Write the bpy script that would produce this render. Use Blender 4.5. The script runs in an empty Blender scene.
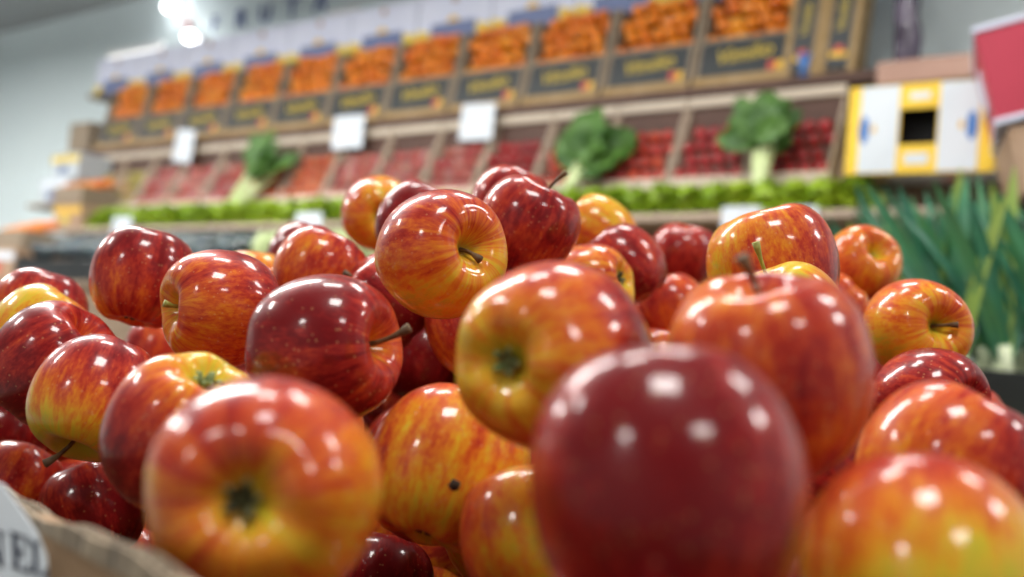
import bpy, math, random
from mathutils import Vector, Matrix
random.seed(7)
R_=math.radians
col=bpy.context.scene.collection
sc=bpy.context.scene

# ------------------------------------------------------------------ helpers
def link(o,parent=None):
    col.objects.link(o)
    if parent: o.parent=parent
    return o
def tag(o,label=None,cat=None,group=None,kind=None):
    if label: o['label']=label
    if cat: o['category']=cat
    if group: o['group']=group
    if kind: o['kind']=kind
    return o
def empty(name,loc=(0,0,0),rot=None):
    o=bpy.data.objects.new(name,None); o.empty_display_size=.05
    col.objects.link(o); o.location=loc
    if rot is not None: o.rotation_euler=rot
    return o
def copy_tree(o,parent=None):
    c=o.copy(); col.objects.link(c)
    if parent: c.parent=parent
    for ch in o.children: copy_tree(ch,c)
    return c
class MB:
    def __init__(s): s.v=[]; s.f=[]; s.m=[]
    def add(s,vs,fs,mi=0):
        b=len(s.v); s.v+= [tuple(x) for x in vs]; s.f+=[tuple(b+i for i in f) for f in fs]; s.m+=[mi]*len(fs)
    def box(s,c,d,mat=None,mi=0):
        cx,cy,cz=c; x,y,z=d[0]/2,d[1]/2,d[2]/2
        vs=[Vector((a*x,b*y,e*z)) for a in(-1,1) for b in(-1,1) for e in(-1,1)]
        if mat: vs=[mat@v for v in vs]
        vs=[v+Vector(c) for v in vs]
        s.add(vs,[(0,1,3,2),(4,6,7,5),(0,4,5,1),(2,3,7,6),(0,2,6,4),(1,5,7,3)],mi)
    def prism(s,poly,off):
        # polygon (3d points) pushed along off
        n=len(poly); vs=[Vector(p) for p in poly]+[Vector(p)+Vector(off) for p in poly]
        s.add(vs,[tuple(range(n))[::-1],tuple(range(n,2*n))]+[(i,(i+1)%n,n+(i+1)%n,n+i) for i in range(n)])
    def tube(s,pts,rads,n=10,cap=True):
        pts=[Vector(p) for p in pts]; b=[]
        for i,p in enumerate(pts):
            d=(pts[min(i+1,len(pts)-1)]-pts[max(i-1,0)]).normalized()
            a=d.orthogonal().normalized() if i==0 else (pa-d*pa.dot(d)).normalized()
            pa=a; c=d.cross(a)
            b.append([p+(a*math.cos(t)+c*math.sin(t))*rads[i] for t in [2*math.pi*k/n for k in range(n)]])
        vs=[v for r in b for v in r]; fs=[]
        for i in range(len(pts)-1):
            for k in range(n): fs.append((i*n+k,i*n+(k+1)%n,(i+1)*n+(k+1)%n,(i+1)*n+k))
        if cap: fs+= [tuple(range(n))[::-1],tuple(range((len(pts)-1)*n,len(pts)*n))]
        s.add(vs,fs)
    def build(s,name,mat,parent=None,smooth=False,bevel=0,loc=None):
        me=bpy.data.meshes.new(name); me.from_pydata(s.v,[],s.f)
        for m in (mat if isinstance(mat,(list,tuple)) else [mat]): me.materials.append(m)
        for p,mi in zip(me.polygons,s.m): p.material_index=mi; p.use_smooth=smooth
        me.update()
        o=bpy.data.objects.new(name,me); link(o,parent)
        if loc is not None: o.location=loc
        if bevel:
            b=o.modifiers.new('b','BEVEL'); b.width=bevel; b.segments=2; b.limit_method='ANGLE'
        return o

# ------------------------------------------------------------------ materials
def newmat(name):
    m=bpy.data.materials.new(name); m.use_nodes=True
    nt=m.node_tree; b=nt.nodes['Principled BSDF']
    return m,nt,b
def N(nt,t,**k):
    n=nt.nodes.new(t)
    for a,v in k.items(): setattr(n,a,v)
    return n
def setin(n,**k):
    for a,v in k.items(): n.inputs[a.replace('_',' ')].default_value=v
def ramp(nt,stops):
    r=N(nt,'ShaderNodeValToRGB'); e=r.color_ramp.elements
    while len(e)<len(stops): e.new(.5)
    for x,(p,c) in zip(e,stops): x.position=p; x.color=(*c,1)
    return r
def noisy(name,c1,c2,scale=8,rough=.5,stretch=(1,1,1),bump=0,coat=0,spec=.5,detail=4,trans=0):
    m,nt,b=newmat(name)
    tc=N(nt,'ShaderNodeTexCoord'); mp=N(nt,'ShaderNodeMapping'); mp.inputs['Scale'].default_value=stretch
    no=N(nt,'ShaderNodeTexNoise'); setin(no,Scale=scale,Detail=detail)
    nt.links.new(tc.outputs['Object'],mp.inputs[0]); nt.links.new(mp.outputs[0],no.inputs['Vector'])
    r=ramp(nt,[(.3,c1),(.7,c2)]); nt.links.new(no.outputs['Fac'],r.inputs[0]); nt.links.new(r.outputs[0],b.inputs['Base Color'])
    setin(b,Roughness=rough); b.inputs['Coat Weight'].default_value=coat; b.inputs['Specular IOR Level'].default_value=spec
    if trans: b.inputs['Subsurface Weight'].default_value=trans; b.inputs['Subsurface Scale'].default_value=.01
    if bump:
        bp=N(nt,'ShaderNodeBump'); setin(bp,Strength=bump,Distance=.003); nt.links.new(no.outputs['Fac'],bp.inputs['Height']); nt.links.new(bp.outputs[0],b.inputs['Normal'])
    return m
def varied(name,cols,rough=.4,coat=0,scale=30,bump=0):
    """colour picked per object, with fine mottling"""
    m,nt,b=newmat(name)
    oi=N(nt,'ShaderNodeObjectInfo'); r=ramp(nt,[(i/max(1,len(cols)-1),c) for i,c in enumerate(cols)])
    nt.links.new(oi.outputs['Random'],r.inputs[0])
    tc=N(nt,'ShaderNodeTexCoord'); no=N(nt,'ShaderNodeTexNoise'); setin(no,Scale=scale)
    nt.links.new(tc.outputs['Object'],no.inputs['Vector'])
    mx=N(nt,'ShaderNodeMix',data_type='RGBA',blend_type='MULTIPLY'); mx.inputs[0].default_value=.35
    nt.links.new(r.outputs[0],mx.inputs[6]); nt.links.new(no.outputs['Color'],mx.inputs[7]); 
    hs=N(nt,'ShaderNodeHueSaturation'); setin(hs,Value=1.1)
    nt.links.new(mx.outputs[2],hs.inputs['Color']); nt.links.new(hs.outputs[0],b.inputs['Base Color'])
    setin(b,Roughness=rough); b.inputs['Coat Weight'].default_value=coat
    if bump:
        bp=N(nt,'ShaderNodeBump'); setin(bp,Strength=bump,Distance=.001); n2=N(nt,'ShaderNodeTexNoise'); setin(n2,Scale=scale*12); nt.links.new(tc.outputs['Object'],n2.inputs['Vector'])
        nt.links.new(n2.outputs['Fac'],bp.inputs['Height']); nt.links.new(bp.outputs[0],b.inputs['Normal'])
    return m
def plain(name,c,rough=.5,emit=0,metal=0,coat=0):
    m=noisy(name,tuple(x*.94 for x in c),c,12,rough,coat=coat)
    b=m.node_tree.nodes['Principled BSDF']; b.inputs['Metallic'].default_value=metal
    if emit: b.inputs['Emission Color'].default_value=(*c,1); b.inputs['Emission Strength'].default_value=emit
    return m
M={}
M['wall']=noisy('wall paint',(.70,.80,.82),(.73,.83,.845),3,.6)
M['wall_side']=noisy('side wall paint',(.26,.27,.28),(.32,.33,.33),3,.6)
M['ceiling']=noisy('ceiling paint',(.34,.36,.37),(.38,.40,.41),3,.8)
M['floor']=noisy('floor tiles',(.22,.21,.20),(.30,.29,.27),6,.4)
M['wood']=noisy('raw crate wood',(.62,.52,.38),(.80,.71,.56),9,.7,(1,1,6),.3)
M['rail']=noisy('pale rail wood',(.50,.42,.33),(.66,.57,.46),9,.7,(1,1,6),.3)
M['woodside']=noisy('greyed crate wood',(.19,.145,.10),(.30,.235,.165),9,.75,(1,1,6),.3)
M['divider']=noisy('weathered divider wood',(.36,.28,.21),(.48,.38,.29),9,.75,(1,1,6),.3)
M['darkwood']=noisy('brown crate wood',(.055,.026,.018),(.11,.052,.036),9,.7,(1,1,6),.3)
M['standwood']=noisy('stand wood',(.16,.11,.07),(.25,.18,.12),5,.7,(1,1,5),.3)
M['knotwood']=noisy('ochre crate wood',(.28,.17,.05),(.40,.28,.14),14,.7,(1,1,3),.3)
M['label']=noisy('charcoal print',(.018,.023,.026),(.028,.033,.036),12,.5)
M['gold']=noisy('mustard print',(.62,.45,.04),(.72,.53,.07),12,.5)
M['redp']=plain('red print',(.55,.06,.04))
M['yelp']=plain('yellow print',(.75,.45,.03))
M['card']=noisy('white card',(.60,.66,.73),(.66,.71,.78),8,.45)
M['cardboard']=noisy('brown cardboard',(.22,.125,.055),(.28,.165,.075),4,.8,(1,1,8),.05)
M['corrug']=noisy('corrugated edge',(.10,.075,.05),(.38,.30,.20),160,.85,(1,1,.4),.5)
M['navy']=plain('navy print',(.015,.02,.05))
M['lav']=noisy('lavender carton',(.58,.61,.76),(.66,.69,.82),6,.5)
M['bluep']=plain('slate blue print',(.12,.16,.32))
M['yelbox']=noisy('yellow print carton',(.80,.52,.02),(.88,.60,.04),6,.45)
M['whitebox']=noisy('white carton',(.60,.67,.72),(.66,.72,.77),6,.45)
M['greybox']=noisy('grey carton',(.42,.47,.51),(.50,.55,.58),6,.6)
M['blue']=plain('blue print',(.05,.18,.50))
M['letterblue']=plain('blue letter paint',(.02,.06,.32))
M['black']=plain('black hole shade',(.004,.004,.004),.9)
M['redbox']=noisy('crimson carton',(.38,.018,.045),(.44,.025,.06),6,.5)
M['pinkbox']=noisy('pinkish brown carton',(.34,.20,.15),(.42,.26,.20),6,.7)
M['brownbox']=noisy('kraft carton',(.32,.20,.12),(.46,.32,.22),10,.7)
M['blackplastic']=noisy('black plastic crate',(.012,.013,.014),(.02,.022,.024),6,.35)
M['purplebag']=noisy('dark purple bag',(.03,.02,.04),(.20,.17,.24),12,.25,bump=.6)
M['mandarin']=varied('mandarin peel',[(.78,.20,.01),(.85,.26,.012),(.72,.15,.01),(.90,.34,.02)],.32,.2,12,.3)
M['tomato']=varied('tomato skin',[(.52,.02,.015),(.62,.06,.02),(.42,.012,.02),(.65,.09,.03)],.2,.5,12)
M['darktom']=varied('dark tomato skin',[(.36,.012,.02),(.48,.02,.025),(.30,.01,.02)],.2,.5,12)
M['film red']=varied('red fruit in film',[(.52,.10,.08),(.42,.03,.04),(.62,.30,.26),(.52,.12,.08)],.12,1,20,.8)  # paler pinks put milky film highlights into the skin colour
M['film orange']=varied('orange red root',[(.60,.14,.04),(.55,.08,.03),(.62,.20,.08)],.2,.6,20,.4)
M['film green']=varied('yellow green pear in film',[(.45,.36,.10),(.36,.32,.06),(.55,.28,.18),(.40,.36,.12)],.2,.8,20,.4)
M['film dark']=varied('dark fruit in film',[(.04,.06,.07),(.09,.13,.15),(.02,.03,.035)],.07,1,20,.8)  # lighter bluish tones stand in for glints on the film
M['lettuce']=varied('lettuce leaf',[(.28,.44,.010),(.35,.50,.015),(.24,.39,.010)],.5,0,25)
M['palegreen']=noisy('pale green cabbage',(.40,.50,.22),(.58,.66,.36),12,.5)
M['chard']=noisy('dark green leaf',(.022,.085,.010),(.085,.20,.022),14,.55,coat=0)
M['stalk']=noisy('pale green stalk',(.42,.55,.20),(.66,.74,.42),10,.4,(1,1,.2))
M['leekleaf']=varied('leek leaf',[(.035,.18,.10),(.06,.26,.14),(.09,.30,.12),(.03,.14,.085)],.35,.2,14)
M['leekleafy']=noisy('yellow green leek leaf',(.26,.42,.08),(.38,.50,.12),8,.4)
M['leekwhite']=noisy('leek shank',(.62,.72,.42),(.82,.86,.68),8,.35,(1,1,.2))
M['metal']=plain('lamp housing',(.8,.8,.8),.35)
def emitter(name,c,s):
    m,nt,b=newmat(name); setin(b,Roughness=.5); b.inputs['Base Color'].default_value=(*c,1)
    b.inputs['Emission Color'].default_value=(*c,1); b.inputs['Emission Strength'].default_value=s
    return m
M['tube']=emitter('glowing tube',(1,.99,.95),1.5)
M['spot']=emitter('glowing bulb',(1,1,1),12)

def apple_material():
    m,nt,b=newmat('apple skin'); L=nt.links.new
    tc=N(nt,'ShaderNodeTexCoord')
    def attr(n): return N(nt,'ShaderNodeAttribute',attribute_type='OBJECT',attribute_name=n)
    def math_(op,a,bb=None,c=None,clamp=False):
        n=N(nt,'ShaderNodeMath',operation=op,use_clamp=clamp)
        for i,x in enumerate((a,bb,c)):
            if x is None: continue
            if isinstance(x,(int,float)): n.inputs[i].default_value=x
            else: L(x,n.inputs[i])
        return n.outputs[0]
    P=tc.outputs['Object']
    sep=N(nt,'ShaderNodeSeparateXYZ'); L(P,sep.inputs[0]); X,Y,Z=sep.outputs
    rho=math_('SQRT',math_('ADD',math_('MULTIPLY',X,X),math_('MULTIPLY',Y,Y)))
    rs=math_('MAXIMUM',rho,.0004)
    nrm=N(nt,'ShaderNodeVectorMath',operation='NORMALIZE'); L(P,nrm.inputs[0])
    dot=N(nt,'ShaderNodeVectorMath',operation='DOT_PRODUCT'); L(nrm.outputs[0],dot.inputs[0]); L(attr('blush').outputs['Vector'],dot.inputs[1])
    rnd=N(nt,'ShaderNodeObjectInfo').outputs['Random']
    seed=attr('seed').outputs['Fac']
    # streaks that run from stem to calyx
    cmb=N(nt,'ShaderNodeCombineXYZ'); L(math_('DIVIDE',X,rs),cmb.inputs[0]); L(math_('DIVIDE',Y,rs),cmb.inputs[1]); L(math_('MULTIPLY',Z,7.0),cmb.inputs[2])
    st=N(nt,'ShaderNodeTexNoise',noise_dimensions='4D'); setin(st,Scale=5.5,Detail=5,Roughness=.62); L(cmb.outputs[0],st.inputs['Vector']); L(seed,st.inputs['W'])
    cmb2=N(nt,'ShaderNodeCombineXYZ'); L(math_('DIVIDE',X,rs),cmb2.inputs[0]); L(math_('DIVIDE',Y,rs),cmb2.inputs[1]); L(math_('MULTIPLY',Z,16.0),cmb2.inputs[2])
    st2=N(nt,'ShaderNodeTexNoise',noise_dimensions='4D'); setin(st2,Scale=15,Detail=3,Roughness=.6); L(cmb2.outputs[0],st2.inputs['Vector']); L(seed,st2.inputs['W'])
    bl=N(nt,'ShaderNodeTexNoise',noise_dimensions='4D'); setin(bl,Scale=24,Detail=3,Roughness=.5); L(P,bl.inputs['Vector']); L(seed,bl.inputs['W'])
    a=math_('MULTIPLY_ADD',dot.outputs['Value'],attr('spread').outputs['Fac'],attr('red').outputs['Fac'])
    a=math_('MULTIPLY_ADD',math_('SUBTRACT',st.outputs['Fac'],.5),1.0,a)
    a=math_('MULTIPLY_ADD',math_('SUBTRACT',st2.outputs['Fac'],.5),.62,a)
    a=math_('MULTIPLY_ADD',math_('SUBTRACT',bl.outputs['Fac'],.5),.95,a)
    rad=attr('rad').outputs['Fac']
    rn=math_('DIVIDE',rho,rad)
    cav=math_('SUBTRACT',1,math_('DIVIDE',math_('SUBTRACT',rn,.08),.26),clamp=True)
    a=math_('MULTIPLY_ADD',cav,-.30,a,clamp=True)
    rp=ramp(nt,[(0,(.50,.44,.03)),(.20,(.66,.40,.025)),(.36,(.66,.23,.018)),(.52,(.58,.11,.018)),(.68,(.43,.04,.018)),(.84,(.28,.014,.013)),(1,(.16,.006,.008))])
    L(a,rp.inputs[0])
    # lenticels
    vo=N(nt,'ShaderNodeTexVoronoi'); setin(vo,Scale=230,Randomness=1); L(P,vo.inputs['Vector'])
    dots=math_('MULTIPLY',math_('LESS_THAN',vo.outputs['Distance'],.16),.28)
    mx=N(nt,'ShaderNodeMix',data_type='RGBA'); L(dots,mx.inputs[0]); L(rp.outputs[0],mx.inputs[6]); mx.inputs[7].default_value=(.62,.36,.16,1)
    # russet / green in the very centre of the hollows
    core=math_('SUBTRACT',1,math_('DIVIDE',rn,.13),clamp=True)
    mx2=N(nt,'ShaderNodeMix',data_type='RGBA'); L(math_('MULTIPLY',core,.6),mx2.inputs[0]); L(mx.outputs[2],mx2.inputs[6]); mx2.inputs[7].default_value=(.24,.20,.05,1)
    L(mx2.outputs[2],b.inputs['Base Color'])
    setin(b,Roughness=.36); b.inputs['Coat Weight'].default_value=.6; b.inputs['Coat Roughness'].default_value=.10; b.inputs['Coat IOR'].default_value=1.5
    b.inputs['Specular IOR Level'].default_value=.10
    b.inputs['Subsurface Weight'].default_value=.06; b.inputs['Subsurface Scale'].default_value=.004
    bp=N(nt,'ShaderNodeBump'); setin(bp,Strength=.12,Distance=.0015)
    bn=N(nt,'ShaderNodeTexNoise'); setin(bn,Scale=60,Detail=2); L(P,bn.inputs['Vector']); L(bn.outputs['Fac'],bp.inputs['Height'])
    L(bp.outputs[0],b.inputs['Normal']); L(bp.outputs[0],b.inputs['Coat Normal'])
    return m
M['apple']=apple_material()
M['stem']=noisy('apple stem',(.05,.025,.012),(.16,.09,.03),120,.7,bump=.4)
M['stemgreen']=noisy('green apple stem',(.20,.20,.03),(.36,.34,.06),120,.6,bump=.3)
M['sepal']=noisy('dry sepals',(.03,.03,.012),(.14,.13,.04),150,.8,bump=.4)
M['sepalgreen']=noisy('green sepals',(.10,.15,.03),(.26,.30,.12),150,.8,bump=.4)
M['spotmat']=plain('brown bruise',(.03,.02,.01),.8)

# ------------------------------------------------------------------ camera
CZ=1.12
cam_d=bpy.data.cameras.new('camera'); cam=bpy.data.objects.new('camera',cam_d); link(cam)
th=R_(4.3); ro=R_(4.6)
F=Vector((0,math.cos(th),math.sin(th))); R0=Vector((1,0,0)); U0=Vector((0,-math.sin(th),math.cos(th)))
RR=R0*math.cos(ro)+U0*math.sin(ro); UU=-R0*math.sin(ro)+U0*math.cos(ro)
mw=Matrix((RR,UU,-F)).transposed().to_4x4(); mw.translation=(0,0,CZ); cam.matrix_world=mw
cam_d.sensor_width=36; cam_d.lens=36*1000/1024; cam_d.clip_start=.02; cam_d.clip_end=60
cam_d.dof.use_dof=True; cam_d.dof.focus_distance=.58; cam_d.dof.aperture_fstop=4.2
sc.camera=cam
CAM=Vector((0,0,CZ))

VIS={1:(0.0465,0.2725,-0.0296,0.0380),2:(-0.0733,0.3212,-0.0479,0.0380),3:(0.1292,0.3018,-0.0545,0.0380),4:(0.0187,0.3885,0.0040,0.0380),5:(0.0948,0.3593,0.0024,0.0380),6:(-0.0241,0.4935,-0.0530,0.0410),7:(0.0196,0.4382,-0.0768,0.0345),8:(-0.0901,0.4949,-0.0001,0.0380),9:(-0.0423,0.5729,0.0596,0.0380),10:(-0.1790,0.6232,0.0196,0.0380),11:(-0.2644,0.7159,0.0408,0.0380),12:(-0.2261,0.5574,-0.0373,0.0365),13:(-0.2906,0.6502,-0.0237,0.0433),14:(-0.1430,0.4570,-0.0439,0.0380),15:(-0.1534,0.7936,0.0605,0.0382),16:(-0.2165,1.0231,0.0910,0.0380),17:(-0.2341,0.8829,0.0444,0.0380),18:(-0.3691,0.7862,0.0092,0.0384),19:(-0.3330,0.7203,-0.0113,0.0430),20:(-0.1386,0.9923,0.1394,0.0380),21:(-0.0883,0.8774,0.1171,0.0380),22:(-0.0074,0.8760,0.1360,0.0380),23:(0.0087,0.7252,0.1012,0.0380),24:(0.0791,0.9670,0.1345,0.0380),25:(0.0934,0.8606,0.0901,0.0389),26:(0.0609,0.8014,0.0648,0.0370),27:(0.1848,1.0878,0.1325,0.0372),28:(0.1572,0.9724,0.0628,0.0380),29:(0.2201,1.1359,0.0923,0.0387),30:(0.1691,0.6501,0.0747,0.0438),31:(0.1619,0.5838,0.0378,0.0357),32:(0.2839,0.8933,0.0689,0.0376),33:(0.3236,0.9290,0.1181,0.0383),34:(0.2924,0.7153,0.0489,0.0380),35:(0.2789,0.6572,-0.0029,0.0380),36:(0.1824,0.4076,-0.0293,0.0380),37:(-0.2820,0.7153,-0.1272,0.0380),38:(-0.3582,0.7554,-0.1215,0.0372),39:(-0.0956,0.7547,0.0395,0.0378),40:(-0.0240,0.7309,0.0254,0.0380),41:(-0.0693,0.8599,-0.0043,0.0360),42:(-0.2874,0.8432,-0.1971,0.0380),43:(-0.0693,0.6293,-0.1453,0.0370),44:(-0.0372,0.6941,-0.1805,0.0380),45:(0.1430,0.9069,0.0055,0.0380),46:(-0.3428,1.0040,-0.0160,0.0380),47:(-0.1263,1.0533,0.0695,0.0380),48:(-0.3973,0.8066,-0.0929,0.0367)}
FILL=[(-0.395,0.834,-0.206,0.0369),(-0.475,0.881,-0.208,0.0375),(0.022,0.474,-0.205,0.0386),(0.167,0.325,-0.208,0.0383),(-0.341,0.744,-0.204,0.0379),(-0.298,0.684,-0.202,0.0356),(-0.116,0.404,-0.200,0.0366),(-0.117,0.614,-0.200,0.0381),(-0.010,0.620,-0.205,0.0370),(-0.227,0.566,-0.203,0.0357),(-0.044,0.435,-0.202,0.0378),(0.119,0.248,-0.206,0.0364),(-0.163,0.471,-0.205,0.0356),(-0.025,0.316,-0.201,0.0365),(-0.330,0.926,-0.200,0.0389),(-0.421,0.930,-0.200,0.0368),(0.209,0.465,-0.184,0.0357),(0.049,0.210,-0.194,0.0368),(0.096,0.447,-0.182,0.0362),(0.238,0.388,-0.190,0.0372),(-0.121,0.527,-0.182,0.0386),(0.040,0.398,-0.181,0.0381),(0.159,0.410,-0.187,0.0388),(0.057,0.324,-0.183,0.0359),(-0.353,1.003,-0.181,0.0375),(-0.127,0.692,-0.187,0.0374),(0.079,0.517,-0.182,0.0368),(-0.033,0.524,-0.183,0.0371),(0.317,0.410,-0.173,0.0377),(0.279,0.653,-0.167,0.0380),(-0.214,0.815,-0.169,0.0370),(-0.267,0.906,-0.163,0.0365),(0.328,0.484,-0.160,0.0369),(0.054,0.597,-0.161,0.0377),(0.403,0.470,-0.161,0.0373),(0.036,0.669,-0.161,0.0357),(-0.283,0.619,-0.165,0.0357),(-0.442,0.841,-0.149,0.0370),(0.481,0.563,-0.145,0.0368),(0.114,0.358,-0.150,0.0364),(0.146,0.282,-0.142,0.0358),(0.367,0.584,-0.141,0.0375),(0.182,0.521,-0.143,0.0375),(-0.369,0.878,-0.150,0.0379),(0.132,0.906,-0.145,0.0378),(-0.070,0.339,-0.151,0.0362),(0.076,0.254,-0.140,0.0385),(0.285,0.577,-0.140,0.0368),(-0.034,0.759,-0.142,0.0357),(-0.180,0.719,-0.145,0.0359),(-0.287,0.976,-0.152,0.0359),(0.211,0.317,-0.143,0.0389),(-0.098,0.453,-0.141,0.0371),(-0.004,0.257,-0.144,0.0356),(0.430,0.629,-0.141,0.0379),(-0.051,0.860,-0.128,0.0360),(0.372,0.727,-0.128,0.0386),(0.555,0.701,-0.123,0.0385),(-0.438,0.949,-0.121,0.0385),(-0.113,0.808,-0.123,0.0361),(0.499,0.752,-0.123,0.0371),(-0.199,0.881,-0.123,0.0364),(0.211,0.727,-0.127,0.0387),(0.292,0.737,-0.123,0.0364),(0.158,0.604,-0.127,0.0362),(-0.156,0.644,-0.120,0.0366),(0.566,0.605,-0.130,0.0374),(0.242,0.449,-0.121,0.0378),(0.487,0.671,-0.123,0.0361),(-0.018,0.389,-0.123,0.0360),(0.088,0.714,-0.121,0.0390),(-0.319,1.036,-0.124,0.0367),(0.628,0.647,-0.129,0.0359),(0.022,0.520,-0.134,0.0365),(0.185,0.858,-0.122,0.0370),(-0.349,0.951,-0.122,0.0370),(0.036,0.194,-0.108,0.0370),(0.116,0.423,-0.106,0.0364),(0.280,0.818,-0.102,0.0362),(0.069,0.809,-0.100,0.0370),(0.403,0.524,-0.113,0.0355),(0.331,0.656,-0.108,0.0365),(0.088,0.639,-0.111,0.0365),(0.187,0.378,-0.105,0.0355),(0.188,0.982,-0.102,0.0383),(0.351,0.791,-0.101,0.0359),(-0.227,0.763,-0.107,0.0367),(0.428,0.789,-0.108,0.0382),(-0.068,1.207,-0.102,0.0385),(-0.099,0.703,-0.120,0.0373),(0.053,0.384,-0.107,0.0364),(0.109,0.532,-0.115,0.0389),(0.002,0.708,-0.103,0.0382),(0.219,0.649,-0.116,0.0387),(0.368,0.434,-0.104,0.0372),(-0.232,0.955,-0.102,0.0390),(0.499,0.824,-0.112,0.0359),(0.285,0.385,-0.110,0.0368),(-0.179,1.143,-0.101,0.0373),(-0.255,1.078,-0.104,0.0383),(-0.113,0.557,-0.105,0.0372),(0.011,0.318,-0.110,0.0362),(0.282,0.511,-0.105,0.0357),(-0.013,1.265,-0.100,0.0375),(0.136,0.781,-0.111,0.0374),(-0.481,0.888,-0.102,0.0381),(0.238,0.920,-0.101,0.0379),(0.009,0.614,-0.103,0.0368),(0.059,1.199,-0.086,0.0378),(0.447,0.885,-0.084,0.0360),(-0.040,1.108,-0.094,0.0383),(-0.042,0.955,-0.080,0.0361),(0.095,0.926,-0.083,0.0376),(0.511,0.589,-0.081,0.0380),(-0.136,1.068,-0.092,0.0389),(0.086,1.341,-0.089,0.0377),(0.230,0.574,-0.087,0.0359),(-0.032,1.034,-0.085,0.0356),(0.178,0.468,-0.084,0.0377),(0.134,1.248,-0.080,0.0380),(0.155,0.681,-0.093,0.0358),(0.322,0.880,-0.082,0.0371),(-0.009,0.818,-0.083,0.0378),(0.045,1.121,-0.082,0.0369),(-0.135,0.874,-0.087,0.0371),(0.477,0.515,-0.081,0.0381),(0.417,0.680,-0.081,0.0383),(-0.158,0.767,-0.080,0.0357),(-0.402,0.894,-0.087,0.0358),(0.130,1.027,-0.080,0.0387),(0.289,1.035,-0.068,0.0385),(-0.294,0.930,-0.065,0.0368),(0.390,0.588,-0.063,0.0380),(-0.216,0.700,-0.062,0.0376),(0.252,1.111,-0.061,0.0384),(0.209,1.207,-0.061,0.0371),(-0.179,1.001,-0.067,0.0384),(-0.107,1.137,-0.077,0.0362),(0.231,0.772,-0.064,0.0375),(0.123,1.134,-0.062,0.0376),(0.367,0.967,-0.066,0.0381),(-0.220,0.830,-0.060,0.0376),(0.308,0.562,-0.063,0.0360),(0.391,0.840,-0.062,0.0366),(0.346,0.499,-0.073,0.0362),(0.049,0.519,-0.060,0.0361),(0.256,0.704,-0.066,0.0355),(0.028,1.000,-0.060,0.0383),(-0.277,1.005,-0.066,0.0358),(0.234,0.333,-0.061,0.0376),(0.536,0.783,-0.060,0.0361),(0.586,0.647,-0.071,0.0360),(-0.069,0.767,-0.076,0.0373),(0.057,1.275,-0.069,0.0379),(-0.166,0.590,-0.061,0.0368),(0.018,0.899,-0.060,0.0371),(0.135,0.857,-0.067,0.0368),(-0.038,0.568,-0.067,0.0360),(-0.123,0.946,-0.061,0.0386),(0.081,0.583,-0.067,0.0358),(-0.008,1.171,-0.074,0.0363),(0.300,0.445,-0.057,0.0365),(0.038,0.751,-0.041,0.0358),(0.085,0.685,-0.043,0.0375),(0.340,0.717,-0.045,0.0376),(0.139,0.743,-0.040,0.0383),(0.510,0.700,-0.040,0.0365),(0.139,0.629,-0.045,0.0359),(0.156,0.531,-0.040,0.0389),(0.186,1.059,-0.041,0.0366),(-0.129,0.686,-0.053,0.0356),(0.250,0.871,-0.044,0.0357),(0.234,0.496,-0.041,0.0357),(-0.094,1.025,-0.045,0.0362),(0.291,0.958,-0.059,0.0383),(-0.187,0.908,-0.042,0.0366),(-0.216,1.102,-0.043,0.0374),(0.463,0.769,-0.043,0.0383),(0.414,0.477,-0.042,0.0389),(0.042,1.073,-0.026,0.0371),(0.298,0.786,-0.027,0.0365),(0.113,1.316,-0.023,0.0358),(0.237,1.002,-0.024,0.0375),(0.063,0.833,-0.024,0.0372),(-0.064,1.105,-0.021,0.0362),(-0.005,1.240,-0.022,0.0384),(0.473,0.619,-0.021,0.0374),(-0.078,1.203,-0.027,0.0362),(0.158,0.978,-0.028,0.0366),(0.586,0.709,-0.030,0.0375),(0.087,0.980,-0.020,0.0360),(0.559,0.578,-0.027,0.0357),(0.187,0.820,-0.022,0.0380),(-0.138,0.824,-0.026,0.0358),(0.479,0.852,-0.028,0.0373),(-0.230,0.963,-0.021,0.0370),(0.411,0.898,-0.021,0.0371),(0.144,1.198,-0.022,0.0363),(0.197,0.685,-0.028,0.0363),(0.193,1.146,-0.021,0.0356),(-0.142,1.165,-0.020,0.0376),(0.074,1.169,0.017,0.0362),(0.355,0.963,0.010,0.0376),(-0.002,0.957,0.019,0.0371),(-0.004,1.126,0.016,0.0367),(0.316,0.859,0.006,0.0383),(0.276,1.118,0.017,0.0376),(-0.168,1.066,0.002,0.0358),(0.114,1.062,-0.000,0.0356),(0.045,1.308,0.010,0.0363),(0.428,0.690,-0.001,0.0378),(-0.150,0.743,-0.012,0.0370),(0.058,0.899,0.013,0.0361),(-0.259,1.037,0.016,0.0372),(-0.074,0.940,0.002,0.0371),(-0.144,0.981,0.009,0.0388),(0.313,1.038,0.003,0.0377),(0.516,0.792,0.015,0.0357),(0.632,0.643,-0.011,0.0373),(0.224,0.928,0.002,0.0357),(0.163,1.268,-0.001,0.0362),(0.218,0.759,0.009,0.0365),(-0.025,1.036,-0.002,0.0366),(-0.139,0.890,0.012,0.0380),(-0.011,0.816,0.019,0.0364),(0.452,0.548,-0.019,0.0367),(0.098,1.241,0.013,0.0362),(0.547,0.648,-0.002,0.0375),(0.203,1.081,0.030,0.0382),(0.141,1.133,0.030,0.0364),(-0.078,1.164,0.039,0.0377),(-0.218,1.110,0.033,0.0359),(0.286,0.973,0.033,0.0356),(0.211,1.198,0.034,0.0387),(0.053,1.012,0.038,0.0385),(0.235,0.849,0.028,0.0377),(-0.022,0.889,0.055,0.0372),(0.069,1.094,0.058,0.0385),(-0.059,0.993,0.052,0.0359),(0.360,0.899,0.050,0.0362)]
TB=(-.07945,.27048,-.06299); TE1=(-.60199,.79850,0)
EXPO=0.25

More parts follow.
